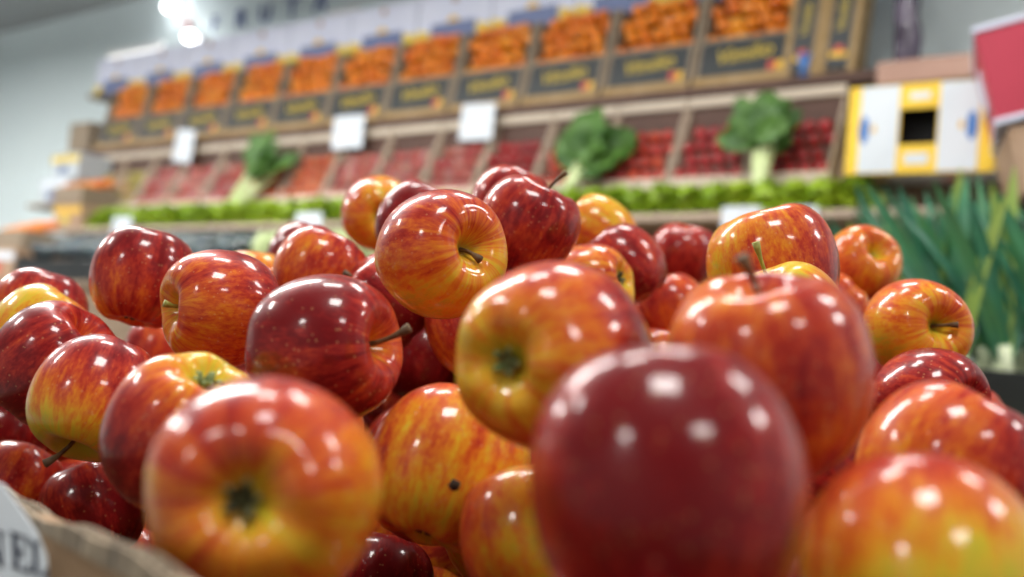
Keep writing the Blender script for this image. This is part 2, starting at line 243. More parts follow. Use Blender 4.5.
# ------------------------------------------------------------------ apples
PROF=[(0,.50),(.05,.505),(.11,.56),(.18,.66),(.27,.765),(.38,.835),(.50,.855),(.63,.82),(.77,.71),(.89,.53),(.97,.30),(1.0,.06),(.985,-.18),(.925,-.43),(.82,-.645),(.69,-.80),(.56,-.885),(.44,-.915),(.33,-.89),(.24,-.83),(.16,-.765),(.09,-.73),(0,-.725)]
def prof(n):
    out=[]
    K=len(PROF)-1
    for i in range(n+1):
        t=i/n*K; k=min(int(t),K-1); f=t-k
        p0=PROF[max(k-1,0)];p1=PROF[k];p2=PROF[k+1];p3=PROF[min(k+2,K)]
        out.append(tuple(.5*((2*b)+(-a+c)*f+(2*a-5*b+4*c-d)*f*f+(-a+3*b-3*c+d)*f**3) for a,b,c,d in zip(p0,p1,p2,p3)))
    return out
def apple_mesh(rng,r,nr=44,ns=56,amp=.75):
    pr=prof(nr); vs=[];fs=[]
    p5=rng.uniform(0,6.28); p2=rng.uniform(0,6.28); p3=rng.uniform(0,6.28); tall=rng.uniform(.98,1.05); lean=rng.uniform(0,.045)*amp; pl=rng.uniform(0,6.28)
    a5=rng.uniform(.014,.028)*amp; a2=rng.uniform(.0,.03)*amp; con=rng.uniform(-.02,.06)*amp
    tops=[rng.uniform(-.03,.035)*amp for _ in range(3)]
    vs.append((0,0,pr[0][1]*tall))
    for i in range(1,nr):
        rho,z=pr[i]
        for k in range(ns):
            t=2*math.pi*k/ns
            w=math.exp(-((z+.75)/.42)**2)*1.0+.35*math.exp(-((z-.8)/.3)**2)+.15
            edge=min(1,rho/.5)
            rr=rho*(1+a5*math.cos(5*t+p5)*w*edge+a2*math.cos(2*t+p2)+.012*math.cos(3*t+p3))*(1+con*z)
            zz=z*tall+ (a5*1.3*math.cos(5*t+p5)*math.exp(-((rho-.45)/.25)**2)*(-1 if z<0 else .6))
            if z>0: zz+=tops[0]*math.cos(t+pl)*edge+tops[1]*math.cos(2*t+p3)*edge*math.exp(-((rho-.5)/.3)**2)
            x=rr*math.cos(t); y=rr*math.sin(t)
            x+=lean*math.cos(pl)*(zz)*.6; y+=lean*math.sin(pl)*zz*.6
            vs.append((x,y,zz))
    vs.append((0,0,pr[-1][1]*tall)); e=len(vs)-1
    for k in range(ns): fs.append((0,1+k,1+(k+1)%ns)); fs.append((e,e-ns+(k+1)%ns,e-ns+k))
    for i in range(nr-2):
        for k in range(ns):
            a=1+i*ns+k; b=1+i*ns+(k+1)%ns; fs.append((a,a+ns,b+ns,b))
    me=bpy.data.meshes.new('apple'); me.from_pydata([(x*r,y*r,z*r) for x,y,z in vs],[],fs)
    me.polygons.foreach_set('use_smooth',[True]*len(fs)); me.materials.append(M['apple']); me.update()
    return me,pr[0][1]*tall*r,pr[-1][1]*tall*r
def add_stem(root,r,z0,length,bend,mat,thick=.0017):
    mb=MB(); d=Vector((math.cos(bend[1]),math.sin(bend[1]),0))*bend[0]
    pts=[];rd=[]
    for i in range(8):
        t=i/7; pts.append(Vector((0,0,z0-.003))+Vector((0,0,1))*length*t*(1-.15*bend[0]*t)+d*length*t*t); rd.append(thick*(1.15-.45*math.sin(t*3.0)+(.45 if i==7 else 0)+(.25 if i==6 else 0)))
    mb.tube(pts,rd,9); return mb.build('stem',mat,root,True)
def add_calyx(root,r,z1,rng,mat):
    mb=MB()
    for k in range(5):
        t=2*math.pi*k/5+rng.uniform(-.2,.2); c=Vector((math.cos(t),math.sin(t),0)); s=Vector((-c.y,c.x,0)); w=.0022;l=rng.uniform(.0048,.0068)
        p=[Vector((0,0,z1+.0006))+c*.0012, Vector((0,0,z1-.0028))+c*.003, Vector((0,0,z1-.0052))+c*(l*.75), Vector((0,0,z1-.0050))+c*l*1.15]
        ww=[w*.8,w,w*.7,.0002]; vs=[]
        for q,x in zip(p,ww): vs+=[q-s*x,q+s*x]
        vs2=[v+Vector((0,0,.0005))-c*.0004 for v in vs]
        n=len(vs); fs=[]
        for i in range(3): fs+=[(2*i,2*i+1,2*i+3,2*i+2),(n+2*i,n+2*i+2,n+2*i+3,n+2*i+1),(2*i,2*i+2,n+2*i+2,n+2*i),(2*i+1,n+2*i+1,n+2*i+3,2*i+3)]
        fs+=[(6,7,n+7,n+6)]
        mb.add(vs+vs2,fs)
    mb.tube([(0,0,z1+.001),(0,0,z1-.0025)],[.0022,.0012],7)
    return mb.build('calyx',mat,root,True)

# id: (end, axis in view frame (right, up, toward viewer), red, spread, blush dir in view frame, stem (len,bend,dir-in-deg) , label)
INFO={
1:('s',(-.06,.97,-.18),.90,.16,(-.2,.5,.2),(.016,.3,0),'very large blurred dark red apple in front of all the others'),
2:('c',(-.20,-.07,.97),.52,.34,(-.1,.97,-.1),None,'big blurred apple whose wide greenish calyx hollow faces straight out, beside the cardboard edge'),
3:('s',(.1,.9,-.3),.24,.38,(-.1,.97,-.1),None,'big blurred orange-red apple with a yellow belly, cut off by the lower corner'),
4:('c',(-.56,-.05,.82),.56,.48,(.85,.1,-.3),None,'large two-toned apple, yellow around its side calyx and crimson on the far cheek'),
5:('s',(-.03,.95,.26),.60,.16,(.7,.1,.2),(.028,.25,200),'large orange-red apple with a dark upright stem, behind the dark red front apple'),
6:('s',(.3,.92,-.2),.42,.16,(-.5,.7,.1),None,'yellow-orange apple with one small black spot, low in the gap beside the big blurred apple'),
7:('s',(-.2,.95,-.2),.20,.40,(-.9,.2,.1),None,'yellow apple with an orange flank, wedged low against the dark red front apple'),
8:('s',(.86,.06,.48),.84,.14,(-.6,.4,.4),(.030,.25,80),'dark red apple with a long brown stem jutting out sideways'),
9:('s',(.60,.15,.79),.50,.30,(-.1,.95,-.3),(.017,.5,-60),'orange-yellow apple near the top, its stem hollow and short brown stem facing out'),
10:('s',(-.93,.0,.34),.57,.22,(.5,.7,0),(.020,.15,90),'red striped apple with a pale green stem poking out of its side'),
11:('s',(.25,.95,-.2),.74,.22,(.4,.6,.2),None,'round red apple perched alone on the pile against the dark wrapped vegetables'),
12:('s',(-.32,-.86,.30),.46,.50,(.3,.9,.1),(.030,.35,160),'apple red above and yellow-green below, its dark stem pointing down'),
13:('s',(.58,.68,.42),.84,.14,(-.6,.3,.3),(.005,.3,0),'dark red apple with a brownish hollow, cut by the frame edge beneath the yellow apple'),
14:('c',(.26,.80,.52),.54,.46,(-.7,-.6,.1),None,'apple turned calyx up, yellow around the green sepals and maroon on its flank'),
15:('s',(.5,.85,-.15),.56,.14,(.2,.8,.2),None,'smooth orange-red apple just behind the side-stemmed dark red apple'),
16:('s',(.5,.85,-.1),.82,.15,(-.5,.3,.3),None,'small dark red apple peeking over the heap below the lettuce shelf'),
17:('s',(0,.97,-.2),.40,.14,(0,-.5,.5),None,'pale orange apple top peeking between the lone round apple and its neighbour'),
18:('s',(.3,.93,-.2),.68,.18,(.1,.4,.4),None,'pinkish red apple at the far end of the heap beside the frame edge'),
19:('s',(.5,.85,-.1),.22,.16,(.5,-.4,.2),None,'yellow apple with faint red streaks near the frame edge'),
20:('c',(.12,-.08,.99),.32,.34,(-.7,.5,-.2),None,'yellow apple at the crest of the heap with its calyx facing out'),
21:('s',(.6,.8,-.1),.84,.1,(-.5,.4,.3),None,'dark red apple squeezed behind the orange-yellow apple at the crest'),
22:('s',(.3,.9,-.2),.74,.14,(.5,-.3,.3),None,'bright red apple at the very top of the heap, farthest behind the stemmed one'),
23:('s',(.42,.90,.05),.76,.14,(.6,-.2,.3),(.033,.3,-30),'red apple at the crest with a thin stem standing up against the chard stalks'),
24:('s',(-.85,.5,-.1),.30,.08,(.3,-.5,.2),None,'plain yellow-orange apple at the crest below the leafy bunch'),
25:('s',(-.6,.8,-.1),.82,.12,(.4,.3,.3),None,'dark red oval apple behind the yellow knobbly apple'),
26:('c',(.80,.25,.40),.36,.22,(-.4,.8,.1),None,'small knobbly yellow-orange apple peeking above the big two-toned apple'),
27:('s',(.25,.93,.15),.80,.12,(.5,-.2,.4),None,'dark red apple below the white price cards, dimpled on top'),
28:('s',(-.5,.86,-.1),.58,.16,(-.4,.3,.2),None,'small red striped apple between two larger apples in the middle of the heap'),
29:('s',(.2,.97,-.1),.26,.1,(.3,.2,.2),None,'sliver of a pale yellow apple below the dimpled dark red one'),
30:('s',(-.25,.96,-.05),.56,.26,(.75,-.1,.1),(.012,.2,0),'large red and yellow striped apple at the crest below the green ledge'),
31:('s',(-.38,.86,.30),.36,.26,(.4,-.8,.2),(.036,.1,40),'yellow-pink apple with an upright green stem, behind the large dark-stemmed apple'),
32:('c',(.7,.7,-.1),.50,.14,(.2,.3,.3),None,'orange striped apple half hidden between the striped and the stemless orange apple'),
33:('s',(.50,.50,.68),.44,.18,(-.1,.3,.4),(.004,.3,0),'orange-red apple with an open stemless hollow, highest near the leeks'),
34:('s',(.52,.08,.83),.32,.34,(.1,.85,.0),(.020,.5,0),'yellow-bellied apple with a dark stem in its hollow beside the leeks'),
35:('c',(-.80,.05,-.55),.80,.12,(.5,.3,.3),None,'flat-lying dark red apple below the apple beside the leeks'),
36:('s',(.5,.85,-.2),.60,.34,(.75,.3,.1),None,'large red apple with a yellow shoulder, cut by the frame edge under the leeks'),
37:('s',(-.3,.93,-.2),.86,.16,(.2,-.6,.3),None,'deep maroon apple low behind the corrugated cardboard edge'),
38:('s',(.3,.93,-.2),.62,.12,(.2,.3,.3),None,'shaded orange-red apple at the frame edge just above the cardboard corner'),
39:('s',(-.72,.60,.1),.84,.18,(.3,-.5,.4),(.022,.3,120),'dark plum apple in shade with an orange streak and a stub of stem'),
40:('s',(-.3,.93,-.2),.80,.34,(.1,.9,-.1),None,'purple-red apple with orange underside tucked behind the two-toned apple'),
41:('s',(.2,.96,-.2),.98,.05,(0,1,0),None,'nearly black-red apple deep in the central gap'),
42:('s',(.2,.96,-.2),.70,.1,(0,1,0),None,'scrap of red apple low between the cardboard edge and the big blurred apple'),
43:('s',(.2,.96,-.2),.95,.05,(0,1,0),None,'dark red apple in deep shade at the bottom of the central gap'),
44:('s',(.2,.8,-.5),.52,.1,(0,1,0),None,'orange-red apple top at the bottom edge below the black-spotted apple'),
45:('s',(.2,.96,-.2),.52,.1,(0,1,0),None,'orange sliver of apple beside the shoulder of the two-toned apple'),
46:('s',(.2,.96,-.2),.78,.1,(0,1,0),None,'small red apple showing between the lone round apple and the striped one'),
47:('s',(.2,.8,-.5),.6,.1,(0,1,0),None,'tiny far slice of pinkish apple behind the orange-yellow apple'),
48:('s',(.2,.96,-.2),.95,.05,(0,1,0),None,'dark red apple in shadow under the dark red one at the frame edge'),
}
def set_props(o,red,spread,bl,seed,rad):
    o['red']=float(red); o['spread']=float(spread); o['blush']=[float(x) for x in bl]; o['seed']=float(seed); o['rad']=float(rad)
def make_apple(i):
    x,y,z,r=VIS[i]; end,ax,red,spread,bl,stem,label=INFO[i]
    rng=random.Random(100+i); p=Vector((x,y,z))
    f=p.normalized(); rt=(RR-f*RR.dot(f)).normalized(); up=rt.cross(f)*1.0
    def view(v): return (rt*v[0]+up*v[1]-f*v[2]).normalized()
    a=view(ax); 
    if end=='c': a=-a
    # x axis of the apple: any perpendicular, chosen from the view's right
    xa=(rt-a*rt.dot(a)); 
    if xa.length<.2: xa=(up-a*up.dot(a))
    xa.normalize(); ya=a.cross(xa)
    rot=Matrix((xa,ya,a)).transposed()
    me,zt,zb=apple_mesh(rng,r,56,72)
    o=bpy.data.objects.new('apple',me); link(o)
    o.matrix_world=Matrix.Translation(CAM+p)@rot.to_4x4()
    tag(o,label,'apple','apples heaped in the display tray')
    lb=rot.transposed()@view(bl)
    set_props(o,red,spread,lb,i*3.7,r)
    # settle size and place on the spot the sphere packing gave it
    zc=p.dot(F); tx,ty,tr=p.dot(RR)/zc,p.dot(UU)/zc,r/zc
    for _ in range(2):
        q=[o.matrix_world@v.co-CAM for v in me.vertices]; X=[v.dot(RR)/v.dot(F) for v in q]; Y=[v.dot(UU)/v.dot(F) for v in q]
        sc_=tr*2/((max(X)-min(X)+max(Y)-min(Y))/2)
        if sc_<1: sc_=max(sc_,.93)
        else: sc_=min(sc_,1.06)
        me.transform(Matrix.Scale(sc_,4)); r*=sc_; zt*=sc_; zb*=sc_
        p=p+RR*((tx-(max(X)+min(X))/2)*zc)+UU*((ty-(max(Y)+min(Y))/2)*zc)
        o.matrix_world=Matrix.Translation(CAM+p)@rot.to_4x4()
    if stem: add_stem(o,r,zt,stem[0],(stem[1],R_(stem[2])),M['stemgreen'] if i in(10,31) else M['stem'],.0017 if i in (5,8) else .0016)
    else: add_stem(o,r,zt,rng.uniform(.008,.016),(.3,rng.uniform(0,6)),M['stem'])
    add_calyx(o,r,zb,rng,M['sepalgreen'] if i in(14,4,35) else M['sepal'])
    if i==6:
        from mathutils.bvhtree import BVHTree
        bv=BVHTree.FromPolygons([v.co for v in me.vertices],[p_.vertices for p_ in me.polygons])
        d=(rot.transposed()@view((.08,-.24,.96))); mb=MB()
        # small scab that follows the skin
        hit=o.ray_cast; 
        q=bv.ray_cast(d*r*2,-d)[0]; s=d.orthogonal().normalized(); t=d.cross(s); vs=[q+d*.0008]; n=10
        for ring,(rr,dd) in enumerate(((.0018,.0006),(.0029,-.0002),(.0028,-.003))): vs+=[q+(s*math.cos(6.283*k/n)+t*math.sin(6.283*k/n))*rr*(1+.15*math.sin(3*k))+d*dd for k in range(n)]
        fs=[(0,1+k,1+(k+1)%n) for k in range(n)]
        for ring in range(2): fs+=[(1+ring*n+k,1+(ring+1)*n+k,1+(ring+1)*n+(k+1)%n,1+ring*n+(k+1)%n) for k in range(n)]
        mb.add(vs,fs); sp=mb.build('dark_spot',M['spotmat'],o,True); sp['label']='small black scab'
    return o
for i in VIS: make_apple(i)
rng=random.Random(5)
variants=[]
for k in range(5):
    variants.append(apple_mesh(random.Random(50+k),.0375,24,32))
for x,y,z,r in FILL:
    me,zt,zb=variants[rng.randrange(5)]
    o=bpy.data.objects.new('apple',me); link(o)
    ax=Vector((rng.gauss(0,1),rng.gauss(0,1),rng.gauss(0,1))).normalized(); s=r/.0375
    o.rotation_euler=ax.to_track_quat('Z','Y').to_euler(); o.location=CAM+Vector((x,y,z)); o.scale=(s,s,s)
    set_props(o,rng.choice([.5,.65,.75,.85,.9]),.2,(0,.7,.7),rng.uniform(0,90),.0375)
    tag(o,'red apple buried under the top layer of the heap, barely or not visible','apple','apples buried in the heap')

# ------------------------------------------------------------------ apple tray (bin) and its table
B0=CAM+Vector(TB); E1=Vector(TE1); E2=Vector((E1.y,-E1.x,0))   # along the side wall (away), across (to the far side)
if E2.x<0: E2=-E2
def bw(a,b,h): return CAM+Vector((TB[0],TB[1],0))+E1*a+E2*b+Vector((0,0,h))
RIM=TB[2];
def rimh(t): return .003-.055*max(-.05,min(.32,t))
if 1:
    pass
if 1:  FLR=-.262; LO,HI,W_=-.20,.84,.90; T=.0065
tray=empty('apple_tray',bw(.3,.4,FLR)); tag(tray,'large brown cardboard tray with a rough corrugated rim holding the apple heap','tray')
inv=tray.matrix_world.inverted()
tray_off=Vector(tray.location)
def wallpart(name,a0,a1,b0,b1,h0,h1,mat,bev=.0008):
    mb=MB(); P=[bw(a0,b0,h0),bw(a1,b0,h0),bw(a1,b1,h0),bw(a0,b1,h0)]
    P=[p-tray_off for p in P]; mb.prism(P[::-1],(0,0,h1-h0)); return mb.build(name,mat,tray,bevel=bev)
mb=MB(); prof_=[(LO-.01,FLR)]+[(t,RIM-.002+rimh(t)) for t in (LO-.01,-.05,.05,.15,.25,.32,HI+.01)]+[(HI+.01,FLR)]
mb.prism([bw(t,-T-.003,h)-tray_off for t,h in prof_],E2*T); mb.build('side_wall',M['cardboard'],tray)
wallpart('side_wall',LO-.01,HI+.01,W_,W_+T,FLR,RIM-.02,M['cardboard'])
wallpart('end_wall',LO-.01-T,LO-.01,-T-.003,W_+T,FLR,RIM-.03,M['cardboard'])
wallpart('end_wall',HI+.01,HI+.01+T,-T-.003,W_+T,FLR,RIM-.01,M['cardboard'])
wallpart('bottom',LO-.01,HI+.01,-.003,W_,FLR-.006,FLR,M['cardboard'])
# torn corrugated rim on the near side wall: two liners with a wavy flute between
mb=MB(); n=420; a=LO-.01; L=HI-LO+.02; x0=-T-.003
vs=[];fs=[]
for k in range(n+1):
    t=a+L*k/n; wob=rimh(t)+.0012*math.sin(t*37)+.0008*math.sin(t*91)
    ph=.5+.5*math.sin(2*math.pi*t/.008)
    for b in (x0-.0004,x0+.0012,x0+.0012+(T-.0024)*ph-.0003,x0+.0012+(T-.0024)*ph+.0008,x0+T-.0012,x0+T+.0004):
        pass
    row=[bw(t,x0-.0005,RIM-.006+rimh(t)),bw(t,x0-.0005,RIM+wob),bw(t,x0+.0009,RIM+wob),bw(t,x0+.0012,RIM-.004+rimh(t))]
    c=x0+.0014+(T-.0038)*ph
    row+=[bw(t,c,RIM-.004+rimh(t)),bw(t,c,RIM+wob-.0006),bw(t,c+.001,RIM+wob-.0006),bw(t,c+.001,RIM-.004+rimh(t))]
    row+=[bw(t,x0+T-.0010,RIM-.004+rimh(t)),bw(t,x0+T-.0009,RIM+wob-.0006),bw(t,x0+T+.0005,RIM+wob-.0006),bw(t,x0+T+.0005,RIM-.006+rimh(t))]
    vs+=[p-tray_off for p in row]
for k in range(n):
    for j in range(11): fs.append((k*12+j,k*12+j+1,(k+1)*12+j+1,(k+1)*12+j))
mb.add(vs,fs); mb.build('corrugated_rim',M['corrug'],tray)

# printed card taped on the outside of the near wall
CARDP=CAM+(RR*((20-512)/1000)+UU*((288.5-530)/1000)+F)*.34
card=empty('sign_card',CARDP)
tag(card,'white card with dark serif capitals fixed outside the apple tray corner','sign')
def pix(px,py): return RR*((px-512)/1000)+UU*((288.5-py)/1000)+F
ch=Vector((1,-.017,0)).normalized(); cup=Vector((0,.10,.995)).normalized(); cn=ch.cross(cup)  # faces the shopper
if cn.y>0: cn=-cn
def oncard(px,py):
    d=pix(px,py); t=(CARDP-CAM).dot(cn)/d.dot(cn); return CAM+d*t-CARDP
out=[(p.dot(ch),p.dot(cup)) for p in [oncard(*q) for q in [(-60,470),(2,484),(20,508),(37,534),(46,556),(48,580),(50,660),(-70,660)]]]
mb=MB(); mb.prism([ch*a+cup*b for a,b in out],-cn*.0012); mb.build('card_board',M['whitebox'],card,bevel=.0003)
# serif letters, drawn in the plane of the card
def letter(strokes,ox,oy,s,sh,name='letter'):
    mb=MB()
    for q in strokes:
        P=[]
        for a,b in q:
            X=ox+s*(a*.62+sh*b*-1); Y=oy+s*(b-.16*a)
            P.append(ch*X+cup*Y+cn*.0002)
        mb.prism(P,cn*.0003)
    return mb.build('letter',M['navy'],card)
def bar(x0,y0,x1,y1): return [(x0,y0),(x1,y0),(x1,y1),(x0,y1)]
NN=[bar(.08,0,.2,1),bar(.8,.0,.92,1),[(.08,1),(.3,1),(.92,0),(.72,0)],bar(-.04,.94,.3,1),bar(.66,.94,1.06,1),bar(-.04,0,.32,.06)]
EE=[bar(.1,0,.34,1),bar(0,.94,.86,1),bar(0,0,.9,.06),[(.86,1),(.78,1),(.70,.8),(.86,.74)],[(.9,0),(.8,0),(.72,.2),(.92,.3)],bar(.3,.48,.62,.55),bar(.56,.36,.63,.66)]
LL=[bar(.1,0,.34,1),bar(-.02,.94,.48,1),bar(-.02,0,.86,.06),[(.86,0),(.76,0),(.66,.2),(.88,.34)]]
o_=oncard(12,567); lx,ly=o_.dot(ch),o_.dot(cup); S=.0118
letter(NN,lx-.0095,ly+.0012,S,.22); letter(EE,lx,ly,S,.22); letter(LL,lx+.0072,ly-.0012,S*.9,.22)

# ------------------------------------------------------------------ stall behind: u runs along the row (away from us), w out to the shopper, h above the floor
SO=Vector((.8552,3.2048,0)); SU=Vector((-.81306,.58218,0)).normalized(); SN=Vector((-SU.y,SU.x,0))
if SN.y>0: SN=-SN
def S(u,w,h): return SO+SU*u+SN*w+Vector((0,0,h))
SM=Matrix((-SU,SN*-1,Vector((0,0,1)))).transposed()   # local x: to the viewer's right along the row, local y: into the wall
def sthing(name,u,w,h): 
    o=empty(name,S(u,w,h)); o.rotation_euler=SM.to_euler(); return o
# local frame of a stall thing: x = -u, y = -w, z = up
def lb(mb,x0,x1,y0,y1,z0,z1): mb.box(((x0+x1)/2,(y0+y1)/2,(z0+z1)/2),(x1-x0,y1-y0,z1-z0))
PIT=.364
# --- stand
st=sthing('display_stand',0,0,0); tag(st,'stepped dark wooden stand carrying all the crates along the back of the shop','stand')
def board(name,u0,u1,w0,w1,h0,h1,mat='standwood',bev=.003):
    mb=MB(); lb(mb,-u1,-u0,-w1,-w0,h0,h1); return mb.build(name,M[mat],st,bevel=bev)
board('shelf',-.33,4.30,-.46,.02,2.085,2.120,'darkwood')  # dark colour stands in for the shadow beneath the mandarin crates
board('shelf',-.70,3.72,.14,.335,1.600,1.624,'divider')
board('shelf',3.78,4.08,.145,.30,1.745,1.765)
board('shelf',-.30,3.76,.14,.72,1.30,1.325)
board('shelf',-.02,4.40,-.46,-.165,2.496,2.521)
board('shelf',-.72,-.25,-.30,.13,1.70,1.725)
board('back_panel',-.08,4.16,-.49,-.46,.0,2.56)
board('front_panel',-.70,3.72,.12,.14,1.325,1.70)
board('base_panel',-.30,3.74,.68,.70,0,1.30)
for uu in (-.06,1.1,2.8,4.20): board('upright',uu-.015,uu+.015,-.46,-.02,0,2.085)
# slanting deck under the red crates
mb=MB(); P=[(-.02,1.955),(.115,1.735),(.115,1.705),(-.02,1.925)]
mb.prism([(-3.96,-w,h) for w,h in P],(4.20,0,0)); mb.build('slanted_deck',M['standwood'],st)

def text_mesh(txt,size,depth,name,mat,parent,shear=0,xs=1):
    cu=bpy.data.curves.new('t','FONT'); cu.body=txt; cu.size=size; cu.extrude=depth; cu.align_x='CENTER'; cu.align_y='CENTER'; cu.shear=shear; cu.offset=0
    ob=bpy.data.objects.new('t',cu); col.objects.link(ob); dg=bpy.context.evaluated_depsgraph_get(); dg.update()
    me=bpy.data.meshes.new_from_object(ob.evaluated_get(dg)); bpy.data.objects.remove(ob); me.name=name
    me.materials.clear(); me.materials.append(M[mat]); o=bpy.data.objects.new(name,me); link(o,parent); return o

# --- mandarin crates
def ball(name,r,mat,seg=18,rings=12,squash=.86,dent=.1):
    mb=MB(); vs=[];fs=[]
    for i in range(rings+1):
        t=math.pi*i/rings
        for k in range(seg):
            p=2*math.pi*k/seg; rr=math.sin(t)*r; z=math.cos(t)*r*squash
            z-= (dent*r*math.exp(-(t/.35)**2)); vs.append((rr*math.cos(p),rr*math.sin(p),z))
    for i in range(rings):
        for k in range(seg): fs.append((i*seg+k,(i+1)*seg+k,(i+1)*seg+(k+1)%seg,i*seg+(k+1)%seg))
    me=bpy.data.meshes.new(name); me.from_pydata(vs,[],fs); me.polygons.foreach_set('use_smooth',[True]*len(fs)); me.materials.append(mat); me.update(); return me
def make_crate(stand_up=False):
    c=sthing('mandarin_crate',0,0,0); w=PIT-.010
    # side panels: low at the front, high at the back
    for s in (0,1):
        x0=0.0 if s else -w; x1=x0+.034 if not s else -.0; x0,x1=(-w,-w+.017) if not s else (-.017,0)
        mb=MB(); poly=[(x0,0,0),(x0,.16,0),(x0,.16,.365),(x0,.082,.365),(x0,.048,.178)]
        mb.prism(poly,(x1-x0,0,0)); mb.build('side_panel',M['woodside'],c,bevel=.002)
    # corner posts in front of each side
    for x in (-w,-.018):
        mb=MB(); mb.prism([(x,-.004,.0),(x+.018,-.004,.0),(x+.018,.040,.182),(x,.040,.182)],(0,.016,0)); mb.build('corner_post',M['woodside'],c,bevel=.002)
    mb=MB(); mb.prism([(-w+.018,.008,.030),(-.018,.008,.030),(-.018,.040,.175),(-w+.018,.040,.175)],(0,.008,0)); lab=mb.build('front_board',M['label'],c)
    mb=MB(); mb.prism([(-w+.004,-.008,.0),(-.004,-.008,.0),(-.004,.0,.036),(-w+.004,.0,.036)],(0,.012,0)); mb.build('base_rail',M['knotwood'],c,bevel=.002)
    mb=MB(); mb.prism([(-w+.016,.036,.170),(-.016,.036,.170),(-.016,.040,.182),(-w+.016,.040,.182)],(0,.012,0)); mb.build('top_rail',M['woodside'],c)
    mb=MB(); lb(mb,-w+.017,-.017,.150,.16,0,.365); mb.build('back_board',M['darkwood'],c)
    mb=MB(); lb(mb,-w+.017,-.017,.02,.15,0,.012); mb.build('bottom_board',M['darkwood'],c)
    a=math.atan2(.136,.030)
    t=text_mesh('Vimilio',.074,.0008,'printed_word','gold',lab,.25); t.location=(-w/2+.0,.0235,.112); t.rotation_euler=(a,0,0)
    t.rotation_euler=(Matrix.Rotation(a,3,'X')@Matrix.Rotation(.09,3,'Z')).to_euler(); t.scale=(.98,1.05,1)
    for x,mt in ((-.085,'redp'),(-.058,'yelp')):
        mb=MB(); mb.prism([(x,.0095,.042),(x+.026,.0095,.042),(x+.026,.0165,.074),(x,.0165,.074)],(0,-.0008,0)); mb.build('printed_patch',M[mt],lab)
    return c
crate0=make_crate()
order=['at the near end of the top row','second from the near end of the top row','third from the near end of the top row','fourth from the near end of the top row','fifth from the near end of the top row','sixth from the near end, in the middle of the top row','fifth from the far end of the top row','fourth from the far end of the top row','third from the far end of the top row','second from the far end of the top row','at the far end of the top row']
mand=ball('mandarin',.030,M['mandarin'])
rm=random.Random(9)
for k in range(11):
    c=crate0 if k==0 else copy_tree(crate0)
    c.location=S(k*PIT+.004,0,2.1205)
    tag(c,'black-labelled wooden mandarin crate '+order[k],'crate','mandarin crates along the top row')
    # slope of fruit from front board to back
    n=0
    for row in range(4):
        t=row/3
        nx=6 if row%2==0 else 5
        if k>=7: nx=min(nx,5)
        for j in range(nx):
            if n>=(28 if k<7 else 25): break
            x=.017+.028+ (PIT-.010-.034-.056)*((j+(.0 if nx==6 or k>=7 else .5))/5 if k<7 else (j+.25+.5*(row%2))/5) 
            x+=rm.uniform(-.003,.003)
            w=-.074-.038*t; h=.186+.172*t+rm.uniform(-.004,.006)+.006*math.sin(j*2.1+k)
            o=bpy.data.objects.new('mandarin',mand); link(o); o.location=S(k*PIT+.004+x,w+rm.uniform(-.006,.006),2.1205+h)
            o.rotation_euler=(rm.uniform(0,6),rm.uniform(0,6),rm.uniform(0,6)); s=rm.uniform(.88,1.02); o.scale=(s,s,s)
            tag(o,'orange mandarin, crate '+order[k],'mandarin','mandarins in the crate '+order[k]); n+=1
# plain crate end beyond the last one
c=sthing('wooden_crate',4.06,.0,2.1205)
for x0,x1,y0,y1,nm in ((-.20,.0,-.0,.012,'front_board'),(-.20,0,.27,.28,'back_board'),(-.20,-.188,.012,.27,'side_board'),(-.012,0,.012,.27,'side_board'),(-.188,-.012,.012,.27,'bottom_board')):
    mb=MB(); lb(mb,x0,x1,y0,y1,0,.012 if 'bottom' in nm else .17); mb.build(nm,M['woodside'],c,bevel=.002)
tag(c,'plain brown wooden crate closing the far end of the top row','crate')

# --- lavender cartons above the mandarins
def make_carton():
    c=sthing('fruit_carton',0,0,0); w=.409
    mb=MB(); lb(mb,-w,0,0,.17,.0,.180); mb.build('carton_body',M['lav'],c,bevel=.004)
    # scalloped lower flap with the printed crest
    P=[(-w*.80,-.003,.045),(-w*.20,-.003,.045),(-w*.20,-.003,-.028),(-w*.30,-.003,-.040),(-w*.5,-.003,-.044),(-w*.70,-.003,-.040),(-w*.80,-.003,-.028)]
    mb=MB(); mb.prism(P,(0,.003,0)); f=mb.build('blue_flap',M['bluep'],c)
    mb=MB(); mb.prism([(-w*.57,-.0045,.045),(-w*.43,-.0045,.045),(-w*.43,-.0045,.058),(-w*.5,-.0045,.075),(-w*.57,-.0045,.058)],(0,.004,0)); mb.build('crest',M['yelp'],f)
    for x0,x1 in ((-w,-w*.82),(-w*.18,-.0)):
        mb=MB(); mb.prism([(x0,-.003,.03),(x1,-.003,.012),(x1,-.003,-.020),(x0,-.003,-.03)],(0,.003,0)); mb.build('yellow_corner',M['gold'],c)
    mb=MB(); mb.prism([(-w*.5+.018*math.cos(a*.785),-.002,.15+.018*math.sin(a*.785)) for a in range(8)],(0,.002,0)); mb.build('printed_mark',M['pinkbox'],c)
    return c
ct=make_carton()
for k in range(11):
    o=ct if k==0 else copy_tree(ct)
    o.location=S(k*.415-.30,-.125,2.522)
    w_=['nearest','second','third','fourth','fifth','sixth','seventh','eighth','ninth','tenth','farthest'][k]
    tag(o,'lavender carton with blue and yellow flaps above the mandarins, %s along its row'%w_,'carton','lavender cartons above the mandarins')

